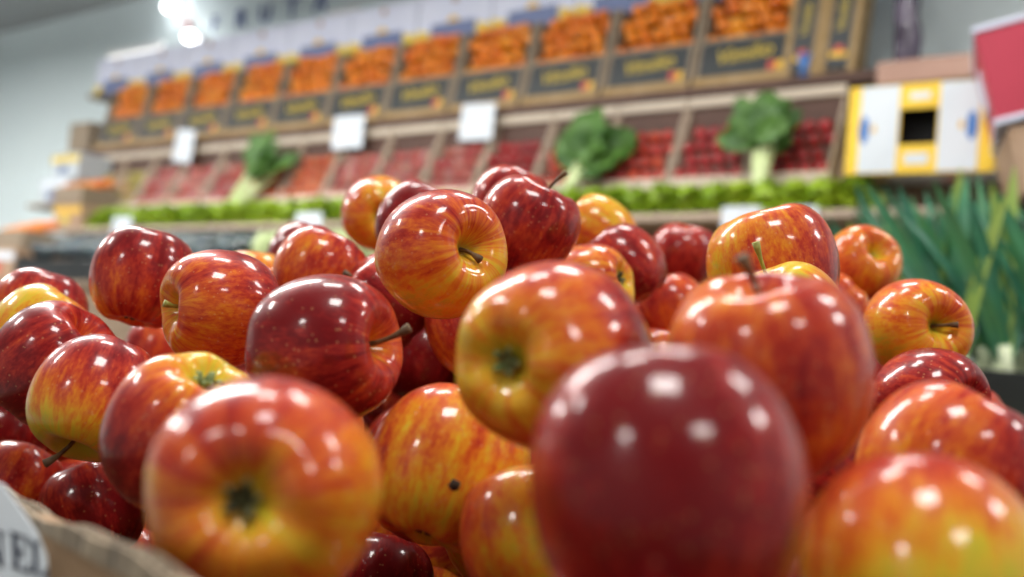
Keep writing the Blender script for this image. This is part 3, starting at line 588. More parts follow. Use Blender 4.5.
# --- slanted produce crates
RP=.275; RU0=-.193
def make_pc():
    c=sthing('produce_crate',0,0,0); w=RP-.006
    sl=[(0.0,0.365),(0.0,.25),(-.21,.02),(-.235,.0),(-.235,.06)]
    for x0 in (-w,-.012):
        mb=MB(); mb.prism([(x0,.0,.325),(x0,-.0,.215),(x0,-.125,.0),(x0,-.130,.045)],(.010,0,0)); mb.build('side_panel',M['divider'],c,bevel=.002)
    mb=MB(); lb(mb,-w,0,-.141,-.129,.0,.036); mb.build('front_rail',M['rail'],c,bevel=.003)
    mb=MB(); lb(mb,-w,0,-.020,-.004,.305,.338); mb.build('back_rail',M['rail'],c,bevel=.003)
    mb=MB(); lb(mb,-w+.012,-.012,-.006,.0,.215,.302); mb.build('back_board',M['darkwood'],c)
    mb=MB(); mb.prism([(-w+.012,-.004,.215),(-w+.012,-.129,.002),(-w+.012,-.129,.008),(-w+.012,-.004,.223)],(w-.024,0,0)); mb.build('bottom_board',M['darkwood'],c)
    return c
pc=make_pc()
tom=[ball('tomato',.0245,M['tomato'],16,10,.88),ball('tomato',.0245,M['darktom'],16,10,.88)]
fr=ball('f',.0245,M['film red'],16,10,.9); fo=ball('f',.0245,M['film orange'],14,10,1.2,0); fg=ball('f',.0245,M['film green'],16,10,1.15,0)
kinds={0:('tomato',tom[1],'dark red tomato'),1:('tomato',tom[1],'dark red tomato'),2:('tomato',tom[0],'orange-red tomato'),3:('tomato',tom[0],'bright red tomato'),4:('tomato',tom[1],'deep red tomato'),
 5:('red_fruit',fr,'pale red film-wrapped fruit'),6:('red_fruit',fr,'glossy red film-wrapped fruit'),7:('red_fruit',fr,'pinkish film-wrapped fruit'),8:('orange_vegetable',fo,'orange-red rooty vegetable'),9:('orange_vegetable',fo,'orange-red oval vegetable'),
 10:('red_fruit',fr,'pink-red wrapped fruit'),11:('red_fruit',fr,'shiny pink wrapped fruit'),12:('red_fruit',fr,'rose red wrapped fruit'),13:('green_fruit',fg,'yellow-green fruit'),14:('green_fruit',fg,'yellowish pink-flushed fruit')}
place=['beside the yellow carton','behind the pale-rooted leafy bunch','below the second mandarin crate','behind the big chard bunch','between two slanting pale dividers','just past the slanting dividers','below the larger white price card','between the two white price cards','below the far square white price card','beside the far dark leafy bunch','behind the far dark leafy bunch','just past the far leafy bunch','under the farthest white price card','second from the far end','at the far end']
for k in range(15):
    c=pc if k==0 else copy_tree(pc)
    u0=RU0+k*RP+.003; c.location=S(u0,0,1.742)
    nm,me,lab=kinds[k]
    tag(c,'pale slatted crate on the slanted middle row, '+place[k],'crate','slanted crates of red produce')
    n=0
    for row in range(4):
        t=(row+.3)/3.9
        nx=5 if row%2==0 else 4
        for j in range(nx):
            x=.034+(RP-.006-.068)*((j+(0 if nx==5 else .5))/4)
            w=.118-.108*t+rm.uniform(-.003,.003); h=1.742+.028+.205*t+rm.uniform(-.003,.004)+.004
            o=bpy.data.objects.new(nm,me); link(o); o.location=S(u0+x,w,h); o.rotation_euler=(rm.uniform(0,6),rm.uniform(0,6),rm.uniform(0,6)); s=rm.uniform(.9,1.02); o.scale=(s,s,s)
            tag(o,lab+' in the slanted crate '+place[k],nm.replace('_',' '),nm.replace('_',' ')+' in the crate '+place[k]); n+=1

# --- green lettuce along the ledge
def leaf(mb,base,d,upv,L,W,curl,ruf,rng,n=7,m=4,ph=None):
    d=d.normalized(); s=d.cross(upv).normalized(); nn=s.cross(d); vs=[]; ph=rng.uniform(0,6) if ph is None else ph
    for i in range(n+1):
        t=i/n; c=base+d*L*(math.sin(min(t*curl,1.5))/max(curl,.01) if curl>.2 else t)+nn*(-L*(1-math.cos(t*curl))/max(curl,.01) if curl>.2 else 0)
        wd=W*(math.sin(math.pi*min(1,t*.86+.10))**.7)
        for j in range(-m,m+1):
            q=j/m; vs.append(c+s*wd*q+nn*(ruf*W*math.sin(ph+t*17+q*3)*abs(q)+.25*wd*q*q))
    k=2*m+1; fs=[(i*k+j,i*k+j+1,(i+1)*k+j+1,(i+1)*k+j) for i in range(n) for j in range(k-1)]
    mb.add(vs,fs)
def lettuce_mesh(seed):
    rng=random.Random(seed); mb=MB()
    for q in range(95):
        a=rng.uniform(0,6.28); e=rng.uniform(-.1,1.4); d=Vector((math.cos(a)*math.cos(e),math.sin(a)*math.cos(e)*.8,math.sin(e)*.9))
        b=Vector((d.x*.055,d.y*.045,.02+d.z*.03)); leaf(mb,b,d,Vector((0,0,1)) if abs(d.z)<.8 else Vector((1,0,0)),rng.uniform(.03,.05),rng.uniform(.014,.022),.8,.5,rng,5,2)
    # solid heart
    vs=[];fs=[]
    for i in range(7):
        for k in range(10):
            t=math.pi*i/6; p=.628*k; vs.append((math.sin(t)*.06*math.cos(p),math.sin(t)*.05*math.sin(p),.042+math.cos(t)*.042))
    for i in range(6):
        for k in range(10): fs.append((i*10+k,(i+1)*10+k,(i+1)*10+(k+1)%10,i*10+(k+1)%10))
    mb.add(vs,fs)
    me=bpy.data.meshes.new('lettuce'); me.from_pydata(mb.v,[],mb.f); me.materials.append(M['lettuce']); me.polygons.foreach_set('use_smooth',[True]*len(mb.f)); me.update(); return me
lm=[lettuce_mesh(i) for i in range(3)]
for k in range(44):
    o=bpy.data.objects.new('lettuce_head',lm[k%3]); link(o); u=-.30+k*.0865
    o.location=S(u,.245+.008*math.sin(k),1.625); o.rotation_euler=(0,0,rm.uniform(0,6)); s=rm.uniform(1.0,1.1); o.scale=(s,s,s*rm.uniform(1.16,1.26))
    tag(o,'frilly bright green lettuce in the continuous row on the narrow ledge','lettuce','lettuces on the green ledge')

# --- leafy bunches lying on the slanted crates
def bunch(name,u,w,h,hd,L,spread,nl,leafmat,label,seed,stL=.20,stw=.03,lw=.06):
    """hd: direction in stall local x,z that the leaves point"""
    rng=random.Random(seed); c=sthing(name,u,w,h); D=Vector((hd[0],-.0+.35,hd[1])).normalized()
    side=D.cross(Vector((0,-1,0))).normalized(); out=Vector((0,-1,0))
    mb=MB()
    for q in range(nl):
        a=(q/(nl-1)-.5)*2*spread if nl>1 else 0; a+=rng.uniform(-.12,.12)
        d=D*math.cos(a)+side*math.sin(a)+out*rng.uniform(.0,.45)
        leaf(mb,D*.01+side*rng.uniform(-.02,.02)+out*rng.uniform(.0,.06),d,out,L*rng.uniform(.5,1.1),lw*rng.uniform(.6,1.0),rng.uniform(.25,.75),.22,rng,10,4)
    mb.build('leaves',leafmat,c,True)
    mb=MB()
    for q in range(7):
        a=(q-3)*.10; b=side*(q-3)*stw*.30
        mb.tube([D*.06+side*math.sin(a)*.05+out*.02*(q%2)+b*1.4,-D*stL*.4+b+out*(.01+.012*(q%2)),-D*stL+b*.8+out*.012*(q%3)],[.008,.009,.009],8)
    mb.build('stalks',M['stalk'],c,True)
    tag(c,label,'leafy vegetable'); return c
bunch('chard_bunch',.66,.165,1.83,(.45,1),.20,1.25,18,M['chard'],'big chard bunch with thick pale stalks lying over the orange-red tomatoes',1,.15,.022,.085)
bunch('chard_bunch',2.39,.165,1.86,(.6,1),.21,.8,14,M['chard'],'far dark green leafy bunch with white stalks hanging over the ledge',2,.22,.05,.06)
bunch('parsnip_bunch',.01,.165,1.86,(-.1,1),.16,1.3,12,M['chard'],'small leafy bunch with long pale roots trailing over the lettuce beside the yellow carton',3,.22,.022,.065)

# --- white price cards
def price(u,w,h,wd,ht,rot,label,tilt=0):
    c=sthing('price_card',u,w,h); c.rotation_euler=(SM@Matrix.Rotation(rot,3,'Y')@Matrix.Rotation(tilt,3,'X')).to_euler()
    mb=MB(); n=12; vs=[]
    for i in range(n+1):
        x=-wd/2+wd*i/n; y=-.006*math.sin(math.pi*i/n)
        vs+=[(x,y,-ht/2),(x,y,ht/2),(x,y+.0015,ht/2),(x,y+.0015,-ht/2)]
    fs=[]
    for i in range(n):
        for j in range(4): fs.append((4*i+j,4*i+4+j,4*i+4+(j+1)%4,4*i+(j+1)%4))
    fs+=[(0,1,2,3),(4*n+3,4*n+2,4*n+1,4*n)]
    mb.add(vs,fs); mb.build('card_sheet',M['card'],c)
    mb=MB(); lb(mb,-.012,.012,.002,.012,-ht*.5,ht*.35); mb.build('clip',M['metal'],c,bevel=.001)
    tag(c,label,'price card','white price cards on the stand')
price(1.243,.06,2.056,.165,.145,.05,'large bent white price card hanging under the middle mandarin crates')
price(1.951,.06,2.065,.185,.145,.02,'square white price card hanging beside the far orange vegetables')
price(3.10,.06,2.075,.15,.165,.12,'narrow white price card farthest along the top row of crates')
price(.00,.340,1.595,.12,.085,.0,'low white price card directly above the dimpled dark red apple')
price(-.18,.340,1.590,.10,.085,.0,'low white price card half hidden behind the crest striped apple')
price(3.12,.340,1.60,.15,.14,.0,'white price card below the far lettuces, above the lone round apple')
price(1.84,.340,1.60,.15,.12,.0,'bluish white price card below the far leafy bunch')
price(3.62,.20,1.83,.13,.12,.2,'tilted white price card at the far end above the orange crate')

# --- dark film-wrapped vegetables on the low shelf
def make_tray():
    c=sthing('shallow_tray',0,0,0)
    for nm,a in (('side_board',(-.50,0,-.36,-.35,0,.088)),('side_board',(-.50,0,-.01,0,0,.11)),('end_board',(-.50,-.49,-.35,-.01,0,.11)),('end_board',(-.01,0,-.35,-.01,0,.11)),('bottom_board',(-.49,-.01,-.35,-.01,.07,.08))):
        mb=MB(); lb(mb,*a); mb.build(nm,M['blackplastic'],c,bevel=.002)
    return c
tr0=make_tray()
for k in range(5):
    c=tr0 if k==0 else copy_tree(tr0); c.location=S(.86+k*.505,.335,1.3255)
    tag(c,'shallow black tray on the low shelf, %s'%['holding pale cabbages','partly under pale cabbages and dark vegetables','under the nearer dark wrapped vegetables','under the middle dark wrapped vegetables','under the farthest dark wrapped vegetables'][k],'tray')
egg=ball('aubergine',.036,M['film dark'],18,12,1.5,0)
for k in range(40):
    row=k%2; u=1.92+(k//2)*.075
    o=bpy.data.objects.new('wrapped_vegetable',egg); link(o); o.location=S(u+row*.035,.60-row*.13,1.462+row*.045+rm.uniform(0,.012)); o.rotation_euler=(rm.uniform(.9,1.4),0,rm.uniform(-.6,.6))
    tag(o,'dark glossy film-wrapped vegetable in the shadowed lower row','vegetable','dark wrapped vegetables on the low shelf')
for k in range(32):
    row=k%2; u=1.92+(k//2)*.092
    o=bpy.data.objects.new('wrapped_vegetable',egg); link(o); o.location=S(u+row*.04,.46-row*.06,1.490+row*.045); o.rotation_euler=(rm.uniform(.9,1.4),0,rm.uniform(-.6,.6)); o.scale=(1.1,1.1,1.1)
    tag(o,'dark glossy film-wrapped vegetable in the shadowed lower row','vegetable','dark wrapped vegetables on the low shelf')
def cabbage(loc,r,label,grp=None,seed=0,name='cabbage'):
    rng=random.Random(seed); c=empty(name,loc); mb=MB(); vs=[];fs=[]
    for i in range(13):
        for k in range(20):
            t=math.pi*i/12; p=2*math.pi*k/20; q=r*(1+.03*math.sin(5*p+2*t)); vs.append((math.sin(t)*q*math.cos(p),math.sin(t)*q*math.sin(p),r*.9+math.cos(t)*r*.9))
    for i in range(12):
        for k in range(20): fs.append((i*20+k,(i+1)*20+k,(i+1)*20+(k+1)%20,i*20+(k+1)%20))
    mb.add(vs,fs); mb.build('heart',M['palegreen'],c,True)
    mb=MB()
    for k in range(8):
        a=k*.785; d=Vector((math.cos(a)*.5,math.sin(a)*.5,1)); leaf(mb,Vector((math.cos(a)*r*.9,math.sin(a)*r*.9,r*.35)),d,Vector((math.cos(a),math.sin(a),0)),r*1.4,r*.55,1.0,.2,rng,8,4)
    mb.build('outer_leaves',M['palegreen'],c,True); tag(c,label,'cabbage',grp); return c
for k in range(6): cabbage(S(1.80-.165*k+.01*math.sin(k*3),.52,1.422),.075,'pale green cabbage on the low shelf behind the heap, beside the dark wrapped vegetables','cabbages on the low shelf',k)

# --- two black-labelled crates standing on end beside the top row
for k,(u,l) in enumerate(((-.080,'black-labelled crate standing on end next to the near mandarin crate'),(-.200,'black-labelled crate standing on end beside the dark purple bag'))):
    c=sthing('upright_crate',u,.0,2.121); c.rotation_euler=(SM@Matrix.Rotation(.05,3,'Y')@Matrix.Rotation(-.10,3,'X')).to_euler()
    w=.116; H=.42
    for x0,x1 in ((-w,-w+.022),(-.022,0)):
        mb=MB(); lb(mb,x0,x1,0,.11,0,H); mb.build('edge_board',M['knotwood'],c,bevel=.002)
    mb=MB(); lb(mb,-w+.022,-.022,.004,.012,.02,H); fb=mb.build('front_board',M['label'],c)
    mb=MB(); lb(mb,-w+.022,-.022,.012,.11,0,.012); mb.build('end_board',M['woodside'],c)
    mb=MB(); lb(mb,-w+.022,-.022,.012,.11,H-.012,H); mb.build('end_board',M['woodside'],c)
    mb=MB(); lb(mb,-w+.030,-.030,.002,.004,.055,.075); mb.build('printed_patch',M['yelp'],fb)
    mb=MB(); lb(mb,-w+.046,-.044,.001,.004,.075,.095); mb.build('printed_patch',M['redp'],fb)
    t=text_mesh('Vimilio',.042,.0008,'printed_word','gold',fb,.2); t.location=(-w/2,.003,.20); t.rotation_euler=(R_(90),R_(-90),0)
    tag(c,l,'crate','crates standing on end')
# dark bag hanging
c=sthing('bag',-.345,-.03,2.121); mb=MB(); rng=random.Random(4); vs=[];fs=[]
for i in range(15):
    for k in range(18):
        t=i/14; p=2*math.pi*k/18; q=(.034+.010*math.sin(3*p+t*9)+.006*math.sin(7*p+4*t))*(1.1-.35*t)*(1 if 0<i<14 else .3); vs.append((q*math.cos(p)*.9+.01*math.sin(t*5),q*math.sin(p)*1.2,t*.40))
for i in range(14):
    for k in range(18): fs.append((i*18+k,i*18+(k+1)%18,(i+1)*18+(k+1)%18,(i+1)*18+k))
mb.add(vs,fs); mb.build('bag_body',M['purplebag'],c,True)
mb=MB(); mb.tube([(-.01,0,.39),(-.015,0,.46),(0,0,.49),(.015,0,.46),(.01,0,.39)],[.005]*5,8); mb.build('bag_handle',M['purplebag'],c,True)
tag(c,'crumpled dark purple bag standing beside the upright crates','bag')
# small blue tub between the crates
c=sthing('blue_tub',-.036,-.03,2.121); mb=MB(); mb.tube([(0,0,0),(0,0,.04),(0,0,.07)],[.022,.026,.029],20); mb.build('tub_body',M['blue'],c,True)
mb=MB(); mb.tube([(0,0,.07),(0,0,.078)],[.032,.032],20); mb.build('lid',M['blue'],c); tag(c,'small blue tub in the dark gap beside the near mandarin crate','tub')

# --- yellow and white carton with a square hole
c=sthing('banana_carton',-.285,.30,1.742); W=.385; H=.25; D=.22
c.location=S(-.285,.30,1.728); c.rotation_euler=(SM@Matrix.Rotation(.02,3,'Y')).to_euler()
def fr_(name,x0,x1,z0,z1,mat,y0=-.0,y1=.004,par=None,bev=.0):
    mb=MB(); lb(mb,x0,x1,y0,y1,z0,z1); return mb.build(name,M[mat],par or c,bevel=bev)
x=0
hx0,hx1,hz0,hz1=.142,.240,.080,.180
mb=MB()
for a in ((0,hx0,0,H),(hx1,W,0,H),(hx0,hx1,0,hz0),(hx0,hx1,hz1,H)): lb(mb,a[0],a[1],0,.006,a[2],a[3])
f=mb.build('lid_panel',M['yelbox'],c)
for a in ((0,W,.006,D,0,.005),(0,W,.006,D,H-.005,H)):
    mb=MB(); lb(mb,*a[:2],*a[2:4],*a[4:]); mb.build('carton_side',M['greybox'],c)
for a in ((0,.005),(W-.005,W)):
    mb=MB(); lb(mb,a[0],a[1],.006,D,.005,H-.005); mb.build('carton_side',M['yelbox'],c)
fr_('carton_back',0.005,W-.005,.005,H-.005,'greybox',D-.005,D)
fr_('hole_shade_sheet',.01,W-.01,.01,H-.01,'black',.06,.07)  # black sheet paints the shade seen through the hand hole
for a,b in ((.034,.138),(.244,.345)): fr_('white_panel',a,b,.004,H-.002,'whitebox',-.0015,.0,f)
fr_('white_panel',.165,.218,.205,.225,'whitebox',-.0015,0,f); fr_('white_panel',.160,.222,.025,.055,'whitebox',-.0015,0,f)
for x0,s in ((.046,1),(.328,-1)):
    mb=MB(); P=[(x0+.014*math.cos(t*.4488)*1,-.003,.125+.040*math.sin(t*.4488)) for t in range(14)]; mb.prism(P,(0,.0013,0)); mb.build('blue_oval',M['blue'],f)
    xx=x0+s*.026; mb=MB(); mb.prism([(xx-.008,-.003,.125),(xx,-.003,.114),(xx+.008,-.003,.125),(xx,-.003,.142)],(0,.0015,0)); mb.build('orange_mark',M['yelp'],f)
for xx,mt in ((.06,'yelp'),(.25,'redp')):
    mb=MB(); lb(mb,xx,xx+.035,.06,.10,-.0015,0); mb.build('printed_patch',M[mt],c)
c.location=S(-.285,.30,1.728)
tag(c,'yellow and white carton with a square black hand hole and blue ovals','carton')
# brown carton above it
c=sthing('brown_carton',-.355,.285,1.985); fr_('carton_body',0,.27,0,.065,'pinkbox',0,.19,bev=.003); fr_('tape_strip',.12,.15,.065,.066,'brownbox',0,.19)
tag(c,'flat pinkish brown carton lying on top of the yellow and white carton','carton')

# --- stacked boxes beyond, on their own rack
def boxthing(name,p,size,rot,mats,label,extra=None):
    c=empty(name,p,rot); sx,sy,sz=size; mb=MB(); mb.box((sx/2,sy/2,sz/2),size); b=mb.build('carton_body',M[mats[0]],c,bevel=.004)
    return c
c=boxthing('crimson_carton',Vector((1.090,2.28,1.765)),(.42,.34,.225),(R_(0),R_(-14),R_(-25)),['redbox'],'')
for z0,z1 in ((-.004,.010),(.225,.239)):
    mb=MB(); mb.box((.21,.17,(z0+z1)/2),(.428,.348,z1-z0)); mb.build('pale_edging',M['lav'],c,bevel=.002)
mb=MB(); mb.box((-.002,.17,.117),(.006,.12,.10)); mb.build('pale_end_label',M['lav'],c)
tag(c,'crimson carton with pale edges stacked high at the end of the stand','carton')
c=boxthing('kraft_carton',Vector((1.150,2.26,1.60)),(.38,.32,.16),(R_(0),R_(-14),R_(-21)),['brownbox'],'')
mb=MB(); mb.box((.19,.16,.191),(.06,.30,.002)); mb.build('tape_strip',M['pinkbox'],c)
tag(c,'torn kraft carton beneath the crimson carton','carton')
r=empty('side_rack',(1.33,2.30,0)); r.rotation_euler=(0,0,R_(-24))
mb=MB(); mb.box((.03,.15,1.535),(.50,.42,.03)); mb.build('rack_shelf',M['blackplastic'],r,bevel=.003)
for x in (-.20,.26):
    for y in (-.03,.33):
        mb=MB(); mb.box((x,y,.76),(.03,.03,1.52)); mb.build('post',M['blackplastic'],r)
tag(r,'dark rack holding the kraft and crimson cartons','rack')

# --- leeks in a black crate
lt=empty('leek_table',(1.05,1.93,0)); 
mb=MB(); mb.box((0,0,1.07),(.95,.50,.03)); mb.build('table_top',M['standwood'],lt,bevel=.003)
for x in (-.44,.44):
    for y in (-.22,.22): mb=MB(); mb.box((x,y,.5275),(.05,.05,1.055)); mb.build('leg',M['standwood'],lt)
tag(lt,'dark table under the leeks beyond the apple heap','table')
c=empty('leek_crate',(1.06,1.90,1.086)); mb=MB()
for nm,ce,sz in (('side_board',(0,-.17,.045),(.66,.012,.09)),('side_board',(0,.17,.045),(.66,.012,.09)),('end_board',(-.324,0,.045),(.012,.328,.09)),('end_board',(.324,0,.045),(.012,.328,.09)),('bottom_board',(0,0,.006),(.636,.328,.012))):
    mb=MB(); mb.box(ce,sz); mb.build(nm,M['blackplastic'],c,bevel=.002)
tag(c,'low black plastic crate that holds the leeks','crate')
rl=random.Random(21)
def leek(loc,dirn,L,seed,label):
    rng=random.Random(seed); c=empty('leek',loc); d=Vector(dirn).normalized(); side=d.cross(Vector((0,-1,0))).normalized()
    mb=MB(); mb.tube([Vector((0,0,0)),d*.03,d*.07,d*.11],[.016,.014,.014,.015],12); mb.build('white_shank',M['leekwhite'],c,True)
    mb=MB()
    for k in range(9): a=k*.7; mb.tube([d*.004,Vector((math.cos(a)*.014,math.sin(a)*.014,-.006)),Vector((math.cos(a)*.022,math.sin(a)*.022,-.012))],[.0012,.001,.0005],4)
    mb.build('roots',M['leekwhite'],c)
    for k in range(9):
        a=(k-4)*.14+rng.uniform(-.05,.05); dd=(d*math.cos(a)+side*math.sin(a)+Vector((0,rng.uniform(-.18,.12),0))).normalized()
        mb=MB(); n=12; vs=[]; Ls=L*rng.uniform(.75,1.05); bend=rng.uniform(-.03,.14)*(1 if a>0 else -1)
        for i in range(n+1):
            t=i/n; p=d*.08+dd*Ls*t+side*bend*t*t*Ls+Vector((0,0,-1))*abs(bend)*t**3*Ls*.8
            wd=.012*(1-t**7)+.001
            sd=(side+Vector((0,.4*math.sin(k*2),0))).normalized(); fo=Vector((0,-1,0))
            vs+=[p-sd*wd+fo*.005*(1-t),p+fo*-.002,p+sd*wd+fo*.005*(1-t)]
        vs2=[v+Vector((0,.0012,0)) for v in vs]; m=len(vs)
        fs=[]
        for i in range(n):
            for j in range(2): q=(3*i+j,3*i+j+1,3*i+j+4,3*i+j+3); fs.append(q); fs.append(tuple(m+z for z in q[::-1]))
        mb.add(vs+vs2,fs); mb.build('leaf',M['leekleafy'] if (k+seed)%6==0 else M['leekleaf'],c,True)
    tag(c,label,'leek','leeks standing in the black crate'); return c
k=0
for y in (1.80,1.90,2.0):
    for i in range(7):
        x=.835+i*.078+rl.uniform(-.01,.01); tilt=-.34+.11*i+rl.uniform(-.06,.06)
        leek((x,y+rl.uniform(-.01,.01),1.115),(tilt*.55,rl.uniform(-.02,.10),1),.36+.08*(y-1.8),k,'green-leaved leek with a white shank standing among others in the black crate'); k+=1
# cabbages lower, in front of the leeks
ct2=empty('cabbage_table',(1.05,1.45,0))
mb=MB(); mb.box((0,0,.955),(.80,.34,.03)); mb.build('table_top',M['standwood'],ct2,bevel=.003)
for x in (-.37,.37):
    for y in (-.14,.14): mb=MB(); mb.box((x,y,.47),(.05,.05,.94)); mb.build('leg',M['standwood'],ct2)
tag(ct2,'low dark table of pale cabbages between the heap and the leeks','table')
for k in range(4): cabbage(Vector((.84+.165*k,1.45,.971)),.072,'pale green cabbage in the row just below the black leek crate','cabbages below the leeks',20+k)

# --- things past the far end of the row
def farbox(name,u,w,h,sz,mats,label,rot=0):
    c=sthing(name,u,w,h); c.rotation_euler=(SM@Matrix.Rotation(rot,3,'Z')).to_euler(); mb=MB(); lb(mb,-sz[0],0,0,sz[1],0,sz[2]); b=mb.build('carton_body',M[mats[0]],c,bevel=.004)
    mb=MB(); lb(mb,-sz[0]-.001,.001,-.002,.0,sz[2]*.62,sz[2]*.88); mb.build('printed_band',M[mats[1]],b)
    mb=MB(); lb(mb,-sz[0]*.7,-sz[0]*.4,-.003,-.001,sz[2]*.2,sz[2]*.5); mb.build('printed_patch',M[mats[2]],b)
    tag(c,label,'carton'); return c
farbox('white_carton',3.80,.24,1.766,(.27,.28,.15),('greybox','card','bluep'),'white carton at the far end of the stand, underneath the white and yellow one')
farbox('white_carton',3.79,.20,1.918,(.26,.28,.14),('greybox','gold','bluep'),'white carton with a yellow band, topmost past the far end')
def orangecrate(u,w,h,label,s):
    c=sthing('orange_crate',u,w,h)
    for a in ((-.26,0,-.006,.006,0,.09),(-.26,0,.20,.212,0,.09),(-.26,-.248,.006,.20,0,.09),(-.012,0,.006,.20,0,.09),(-.248,-.012,.006,.20,0,.012)):
        mb=MB(); lb(mb,*a); mb.build('crate_board',M['woodside'],c,bevel=.002)
    tag(c,label,'crate')
    for i in range(4):
        for j in range(3):
            o=bpy.data.objects.new('mandarin',mand); link(o); o.location=S(u+.043+i*.058,w-.040-j*.062,h+.088+.022*j); o.scale=(.93,.93,.93); o.rotation_euler=(i,j,1)
            tag(o,'orange citrus fruit in the '+label.split(' crate')[0]+' crate past the far end','orange','oranges in the '+label.split(' crate')[0]+' crate')
farbox('kraft_carton',3.46,.66,1.326,(.26,.30,.15),('brownbox','card','redp'),'kraft carton on the low shelf beneath the lower crate of oranges')
farbox('kraft_carton',3.50,.33,1.626,(.24,.18,.12),('brownbox','yelp','gold'),'kraft carton at the far end of the ledge beneath the upper crate of oranges')
orangecrate(3.47,.62,1.478,'lower wooden crate of oranges past the far end',0)
orangecrate(3.50,.33,1.748,'upper wooden crate of oranges past the far end',0)
# --- room
def plane_wall(name,p0,p1,h0,h1,mat,out,t=.1):
    mb=MB(); a=Vector(p0);b=Vector(p1); o=Vector(out)*t
    mb.prism([a+Vector((0,0,h0)),b+Vector((0,0,h0)),b+Vector((0,0,h1)),a+Vector((0,0,h1))],o); w=mb.build(name,M[mat]); tag(w,kind='structure'); return w
CH=3.24
a=S(8.6,-.50,0); b=S(-4.2,-.50,0); c_=S(-4.2,6.2,0); d_=S(8.6,6.2,0)
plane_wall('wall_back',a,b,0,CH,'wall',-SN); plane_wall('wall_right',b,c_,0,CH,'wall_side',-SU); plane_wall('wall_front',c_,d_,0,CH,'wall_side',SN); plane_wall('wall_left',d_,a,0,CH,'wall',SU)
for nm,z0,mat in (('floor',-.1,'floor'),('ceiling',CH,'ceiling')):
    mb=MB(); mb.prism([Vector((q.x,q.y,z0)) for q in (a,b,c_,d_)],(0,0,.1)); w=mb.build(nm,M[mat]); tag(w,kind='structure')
# blue letters on the back wall
for ch_,u,sz in (('F',3.70,.13),('R',3.47,.15),('U',3.26,.14),('T',3.04,.15),('A',2.82,.15)):
    e=sthing('wall_letter',u,-.494,2.965); t=text_mesh(ch_,sz,.004,'letter_face','letterblue',e); t.rotation_euler=(R_(90),0,0)
    tag(e,'blue capital letter %s high on the back wall'%ch_,'letter','blue letters on the wall')
# lamps
def lamp_tube(u,w,h,L,label):
    e=sthing('wall_lamp',u,w,h); mb=MB(); lb(mb,-L/2,L/2,.0,.03,.012,.045); mb.build('housing',M['metal'],e,bevel=.003)
    mb=MB(); mb.tube([(-L/2+.02,.015,0),(L/2-.02,.015,0)],[.009,.009],12); mb.build('tube',M['tube'],e,True); tag(e,label,'lamp')
lamp_tube(4.20,-.30,2.79,.55,'thin glowing tube lamp just above the far lavender cartons')
lamp_tube(2.50,-.36,2.80,.22,'short glowing tube lamp above the middle lavender cartons')
for u,w,h,l in ((4.06,-.42,3.10,'upper glowing round lamp on the back wall'),(3.80,-.40,2.875,'lower glowing round lamp on the back wall')):
    e=sthing('round_lamp',u,w,h); me=ball('bulb',.032,M['spot'],20,12,1,0); o=bpy.data.objects.new('bulb',me); link(o,e)
    mb=MB(); mb.tube([(0,.045,0),(0,.10-.03+.02,0)],[.03,.04],16); mb.build('holder',M['metal'],e); tag(e,l,'lamp')
    L_=bpy.data.lights.new('bulb light','POINT'); L_.energy=.7; L_.shadow_soft_size=.05; lo=bpy.data.objects.new('bulb_light',L_); link(lo,e); lo.location=(0,-.12,0)
e=sthing('fire_sensor',3.95,-.485,3.00); me=ball('sensor',.03,M['redp'],16,8,.6,0); o=bpy.data.objects.new('sensor_body',me); link(o,e); tag(e,'tiny red device on the wall between the two round lamps','alarm')
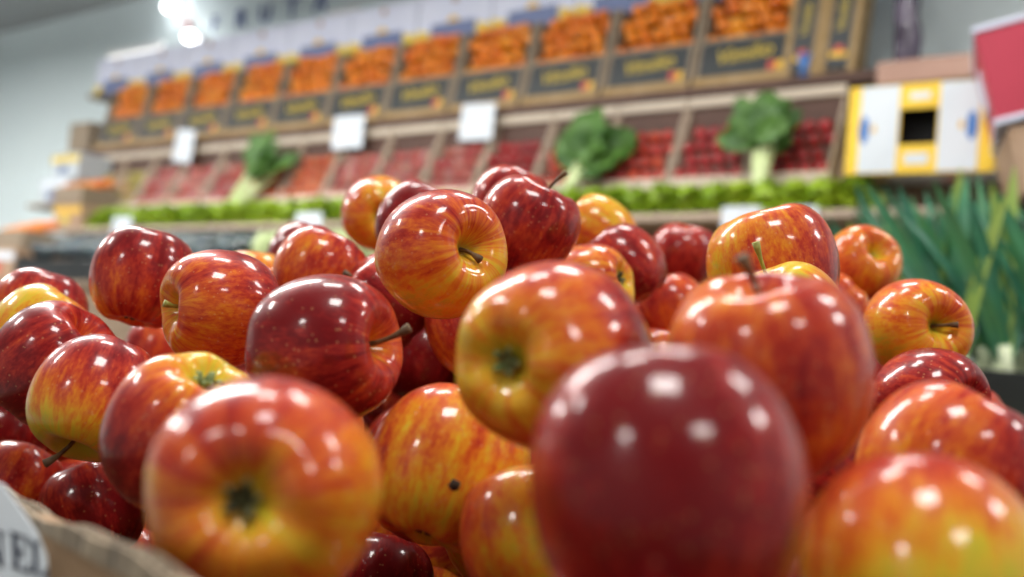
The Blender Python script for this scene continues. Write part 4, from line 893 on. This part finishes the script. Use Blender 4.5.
def ceil_lamp(x,y,yaw,L=1.25,W=.16,P=30,z=CH-.25):
    e=empty('ceiling_lamp',(x,y,z)); e.rotation_euler=(0,0,yaw)
    mb=MB(); mb.prism([(-L/2,-W/2,.004),(-L/2,W/2,.004),(-L/2,W/4,.05),(-L/2,-W/4,.05)],(L,0,0)); mb.build('housing',M['metal'],e)
    for s in (-1,1): mb=MB(); mb.tube([(s*L*.35,0,.05),(s*L*.35,0,.25)],[.004,.004],6); mb.build('hanger',M['metal'],e)
    d=bpy.data.lights.new('lamp','AREA'); d.shape='RECTANGLE'; d.size=L; d.size_y=W; d.energy=P; d.color=(1,.97,.93); o=bpy.data.objects.new('lamp_light',d); link(o,e); o.location=(0,0,0)
    if y>2:
        d2=bpy.data.lights.new('added_uplight','AREA'); d2.shape='RECTANGLE'; d2.size=L; d2.size_y=W; d2.energy=P*.45; o2=bpy.data.objects.new('added_uplight',d2); link(o2,e); o2.location=(0,0,.055); o2.rotation_euler=(math.pi,0,0)  # upward fill added to brighten the ceiling and upper back wall
    tag(e,'long white unseen ceiling lamp over the shop floor, some of them added for light','lamp','ceiling lamps'); return e
LAMPS=[(.0,-.2,.0,.55,.45,24),(-.35,1.25,.1,.5,.3,13),(-3.0,1.5,.3,.7,.4,34),(-2.1,-1.9,.6,.6,.4,26),(2.9,.5,.2,.7,.4,30),(1.1,-1.6,.2,.6,.4,18),(-1.3,2.2,-.62,1.3,.22,40),(-2.2,3.0,-.62,1.4,.3,60),(-4.6,4.6,-.62,1.4,.3,110),(.35,1.9,-.62,.6,.3,14),(1.7,1.0,.1,.6,.3,16)]  # first ones read off apple highlights; those over stall, wall and leeks added
for l in LAMPS: ceil_lamp(l[0],l[1],l[2],l[3],l[4],l[5])
wd=bpy.data.worlds.new('w'); sc.world=wd; wd.use_nodes=True; bg=wd.node_tree.nodes['Background']; bg.inputs[0].default_value=(.9,.95,1,1); bg.inputs[1].default_value=.04
# tables under the apple tray
t=empty('tray_table',(tray_off.x,tray_off.y,0)); hz=CZ+FLR-.008
mb=MB(); P=[bw(LO,.02,0),bw(HI,.02,0),bw(HI,W_-.02,0),bw(LO,W_-.02,0)]
mb.prism([Vector((p.x-tray_off.x,p.y-tray_off.y,hz-.03)) for p in P][::-1],(0,0,.03)); mb.build('table_top',M['standwood'],t,bevel=.002)
for a_,b_ in ((LO+.05,.07),(HI-.05,.07),(LO+.05,W_-.07),(HI-.05,W_-.07)):
    p=bw(a_,b_,0); mb=MB(); mb.box((p.x-tray_off.x,p.y-tray_off.y,(hz-.03)/2),(.05,.05,hz-.03)); mb.build('leg',M['standwood'],t)
tag(t,'dark wooden table under the cardboard apple tray','table')

vs=sc.view_settings; vs.view_transform='Standard'; vs.look='None'; vs.gamma=1; vs.use_curve_mapping=False; vs.exposure=EXPO
